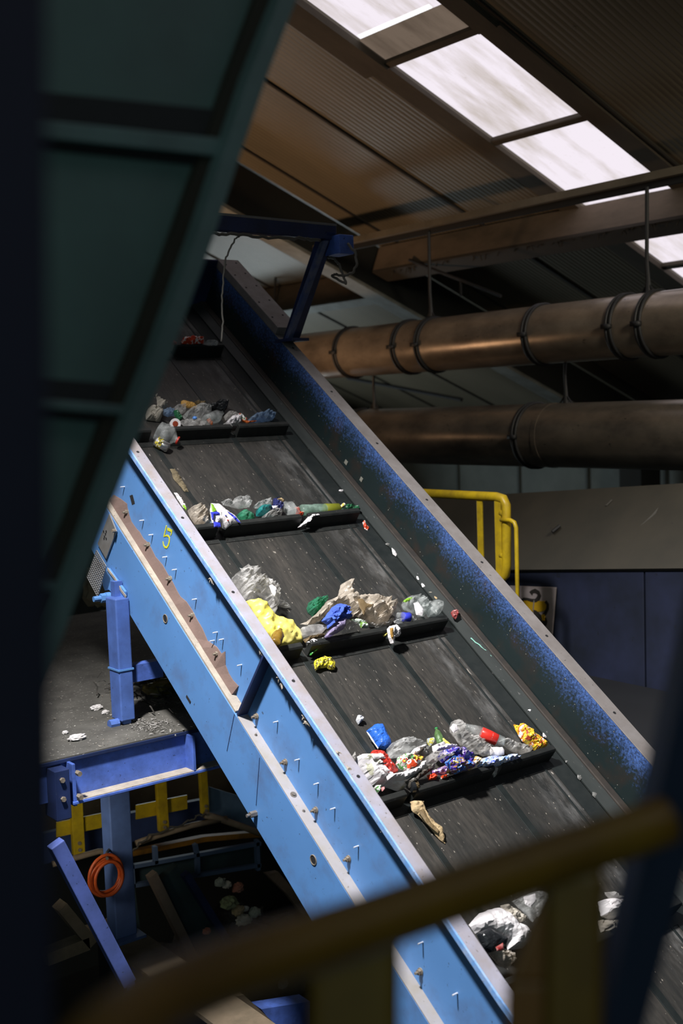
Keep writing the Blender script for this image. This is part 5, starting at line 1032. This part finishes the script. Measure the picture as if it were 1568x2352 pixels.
bottle('label_bottle', 'clear bottle with red label and dark cap lying above the fifth cleat', fh((930, 400))[0], fh((365, 155))[0], 13, F_pet, cap=P_black, band=(.16, .50, mat('red_label', (.62, .03, .02), .35)), h0=.05, crush=.10, seed=21)
mb = MB(); pad(mb, fh((760, 268), (850, 300), (845, 320), (765, 285)), .085, .004, 18, .1, 20, 3, 8, .3)
bpy.data.objects['label_bottle']
tb = [o for o in bpy.data.objects if o.name.startswith('label_bottle')][-1]
o = finish(mb, 'white_stripe', P_white, tb.matrix_world.inverted(), tb)
item('white_card', 'white card square right of the grey bags on the fifth cleat', 'card', fh((750, 490), (770, 450), (900, 450), (925, 490), (925, 545), (860, 570), (760, 550)), P_white, h0=.06, puff=.012, amp=.1)
item('grey_bag', 'grey bag left of the white card', 'bag', fh((625, 500), (680, 420), (740, 450), (760, 490), (750, 550), (680, 560), (630, 540)), F_grey, h0=.06, puff=.03)
item('grey_film', 'grey translucent film trailing right of the red label bottle', 'plastic film', fh((850, 380), (900, 360), (1000, 390), (1100, 430), (1230, 440), (1240, 510), (1150, 540), (1020, 510), (920, 430)), F_grey, h0=.02, puff=.04, amp=.5)
item('printed_film', 'white film with blue print along the right of the fifth cleat', 'plastic film', fh((600, 690), (640, 590), (740, 560), (860, 570), (1020, 530), (1060, 560), (1130, 570), (1080, 610), (1000, 640), (850, 680), (720, 700)), W_waterlabel, h0=.06, puff=.035, amp=.7, res=26)
item('torn_film', 'white torn film point hanging down at the right gap of the fifth cleat', 'plastic film', fh((740, 720), (800, 690), (850, 690), (820, 790), (800, 820), (785, 770)), F_clear, h0=.02, puff=.012, tilt=40)
item('orange_scrap', 'orange and white scrap right of the blue wrapper', 'scrap', fh((540, 600), (580, 560), (640, 600), (620, 650), (570, 660)), printed('orange_white_print', [(.7, .68, .66), (.62, .35, .05), (.7, .66, .6)], 30), h0=.08, puff=.02)
item('snack_packet', 'yellow, red and white snack packet at the right end of the fifth cleat', 'packet', fh((1035, 180), (1100, 200), (1120, 165), (1170, 200), (1250, 240), (1290, 310), (1390, 370), (1450, 435), (1380, 480), (1290, 500), (1230, 440), (1140, 380), (1090, 300)), W_snack, h0=.025, puff=.035, amp=.6, res=26)
item('cardboard_strip', 'torn cardboard strip lying on the belt below the fifth cleat', 'cardboard', [(941, 1842), (955, 1838), (972, 1842), (976, 1860), (985, 1878), (1000, 1893), (1016, 1905), (1022, 1938), (1008, 1928), (985, 1900), (965, 1878), (945, 1862)], P_card, puff=.02, amp=.5, tilt=8, extras=[('dark_fold', [(958, 1862), (972, 1858), (990, 1890), (1010, 1910), (1005, 1914), (980, 1892)], P_tea, .016)])
# --- lowest cleat, seen through the railing
item('foam_sheet', 'big white foam sheet on the lowest visible cleat', 'foam', fi((105, 430), (180, 350), (290, 315), (360, 350), (420, 420), (470, 430), (510, 500), (470, 590), (370, 600), (360, 540), (240, 500), (150, 490)), P_white, h0=.06, puff=.06, amp=.12, res=26)
item('black_tray', 'black plastic tray in front of the white foam sheet', 'tray', fi((155, 490), (240, 450), (370, 520), (355, 580), (250, 620), (205, 590)), P_black, h0=.12, puff=.03, amp=.1, extras=[('red_residue', fi((290, 580), (340, 550), (345, 600), (300, 605)), P_dkred, .026)])
item('beige_bag', 'beige film bag under the black tray by the side plate', 'bag', fi((240, 620), (320, 600), (370, 620), (400, 680), (360, 730), (310, 700)), F_beige, h0=.06, puff=.05)
item('paper_bundle', 'folded cream papers behind the white foam sheet', 'paper', fi((320, 300), (360, 290), (440, 340), (500, 400), (450, 420), (380, 390)), P_cream, h0=.10, puff=.03, amp=.6)
item('clear_bag', 'clear plastic bag with white card at the railing post', 'bag', fi((400, 270), (480, 230), (560, 205), (620, 240), (600, 330), (540, 410), (490, 350)), F_clear, h0=.08, puff=.06, extras=[('white_card', fi((480, 240), (560, 215), (570, 260), (530, 310), (490, 290)), P_white, .055)])
item('white_bag', 'white bag on the lowest cleat between railing post and navy post', 'bag', fi((990, 270), (1030, 255), (1130, 260), (1210, 290), (1180, 340), (1080, 400), (1010, 370)), P_white, h0=.06, puff=.06, amp=.4)
item('grey_film', 'grey film strip above the white bag beside the navy post', 'plastic film', fi((1030, 205), (1070, 210), (1150, 245), (1215, 190), (1225, 260), (1160, 275), (1060, 250)), F_grey, h0=.08, puff=.03)
item('tan_bag', 'tan crumpled bag under the white bag beside the railing post', 'bag', fi((990, 400), (1080, 410), (1110, 480), (1090, 510), (1010, 480)), P_cream, h0=.04, puff=.05)
# --- scraps caught along the far skirt and bits lying on the belt
for k, (x, y, w, hh, m) in enumerate(((783, 1127, 6, 3, P_white), (905, 1268, 6, 12, P_white), (892, 1250, 8, 4, P_grey), (960, 1330, 4, 8, P_white), (972, 1345, 4, 8, P_white), (990, 1362, 5, 5, P_cream), (1000, 1375, 4, 6, P_card), (1075, 1455, 5, 5, P_grey),
                                      (1085, 1462, 6, 5, P_white), (1130, 1515, 7, 7, P_grey), (1148, 1543, 5, 3, P_red), (1172, 1570, 4, 4, P_white), (1218, 1635, 6, 9, P_white), (1232, 1655, 4, 5, P_card), (1250, 1690, 5, 7, P_white), (1305, 1750, 7, 5, P_grey), (1330, 1785, 8, 8, P_grey), (1365, 1825, 8, 8, P_grey))):
    rnd = random.Random(k); pts = [(x + w * math.cos(q) * rnd.uniform(.5, 1.2) + hh * .4 * math.sin(q), y + hh * math.sin(q) * rnd.uniform(.6, 1.2)) for q in [i * math.tau / 7 for i in range(7)]]
    item('skirt_scrap', 'small torn scrap caught along the rubber skirt at the far belt edge', 'scrap', pts, m, h0=.004, puff=.006, group='scraps caught along the far skirt', res=5)
path_cable('mint_string', [hit(p, NH, HB + .02) for p in ((1082, 1466), (1100, 1482), (1118, 1496), (1130, 1510))], .003, mat('mint_string', (.25, .55, .45), .6), 'thin mint green string along the far skirt below the fourth cleat', 'string', .002)
mb = MB(); rnd = random.Random(11)
for k in range(420):
    s_ = rnd.uniform(.6, 5.0)
    if min(abs(s_ - c) for c in CL) < .05: continue
    r = rnd.uniform(.0008, .0028); c = belt(rnd.uniform(2.53, 3.60), s_, HB)
    a = [c + Vector(NS) * r * rnd.uniform(1.2, 3.0), c + Vector((r, 0, 0)), c - Vector(NS) * r * rnd.uniform(1, 2.4), c - Vector((r, 0, 0)), c + Vector(NH) * r * .9]
    mb.poly(a, [(0, 1, 4), (1, 2, 4), (2, 3, 4), (3, 0, 4), (3, 2, 1, 0)])
single('belt_crumbs', mb, mat('pale_crumbs', (.42, .40, .36), .8, dirt=(.20, .17, .13), amt=.5, dscale=2), 'pale crumbs and flakes scattered all over the dark belt', 'crumbs', kind='stuff')
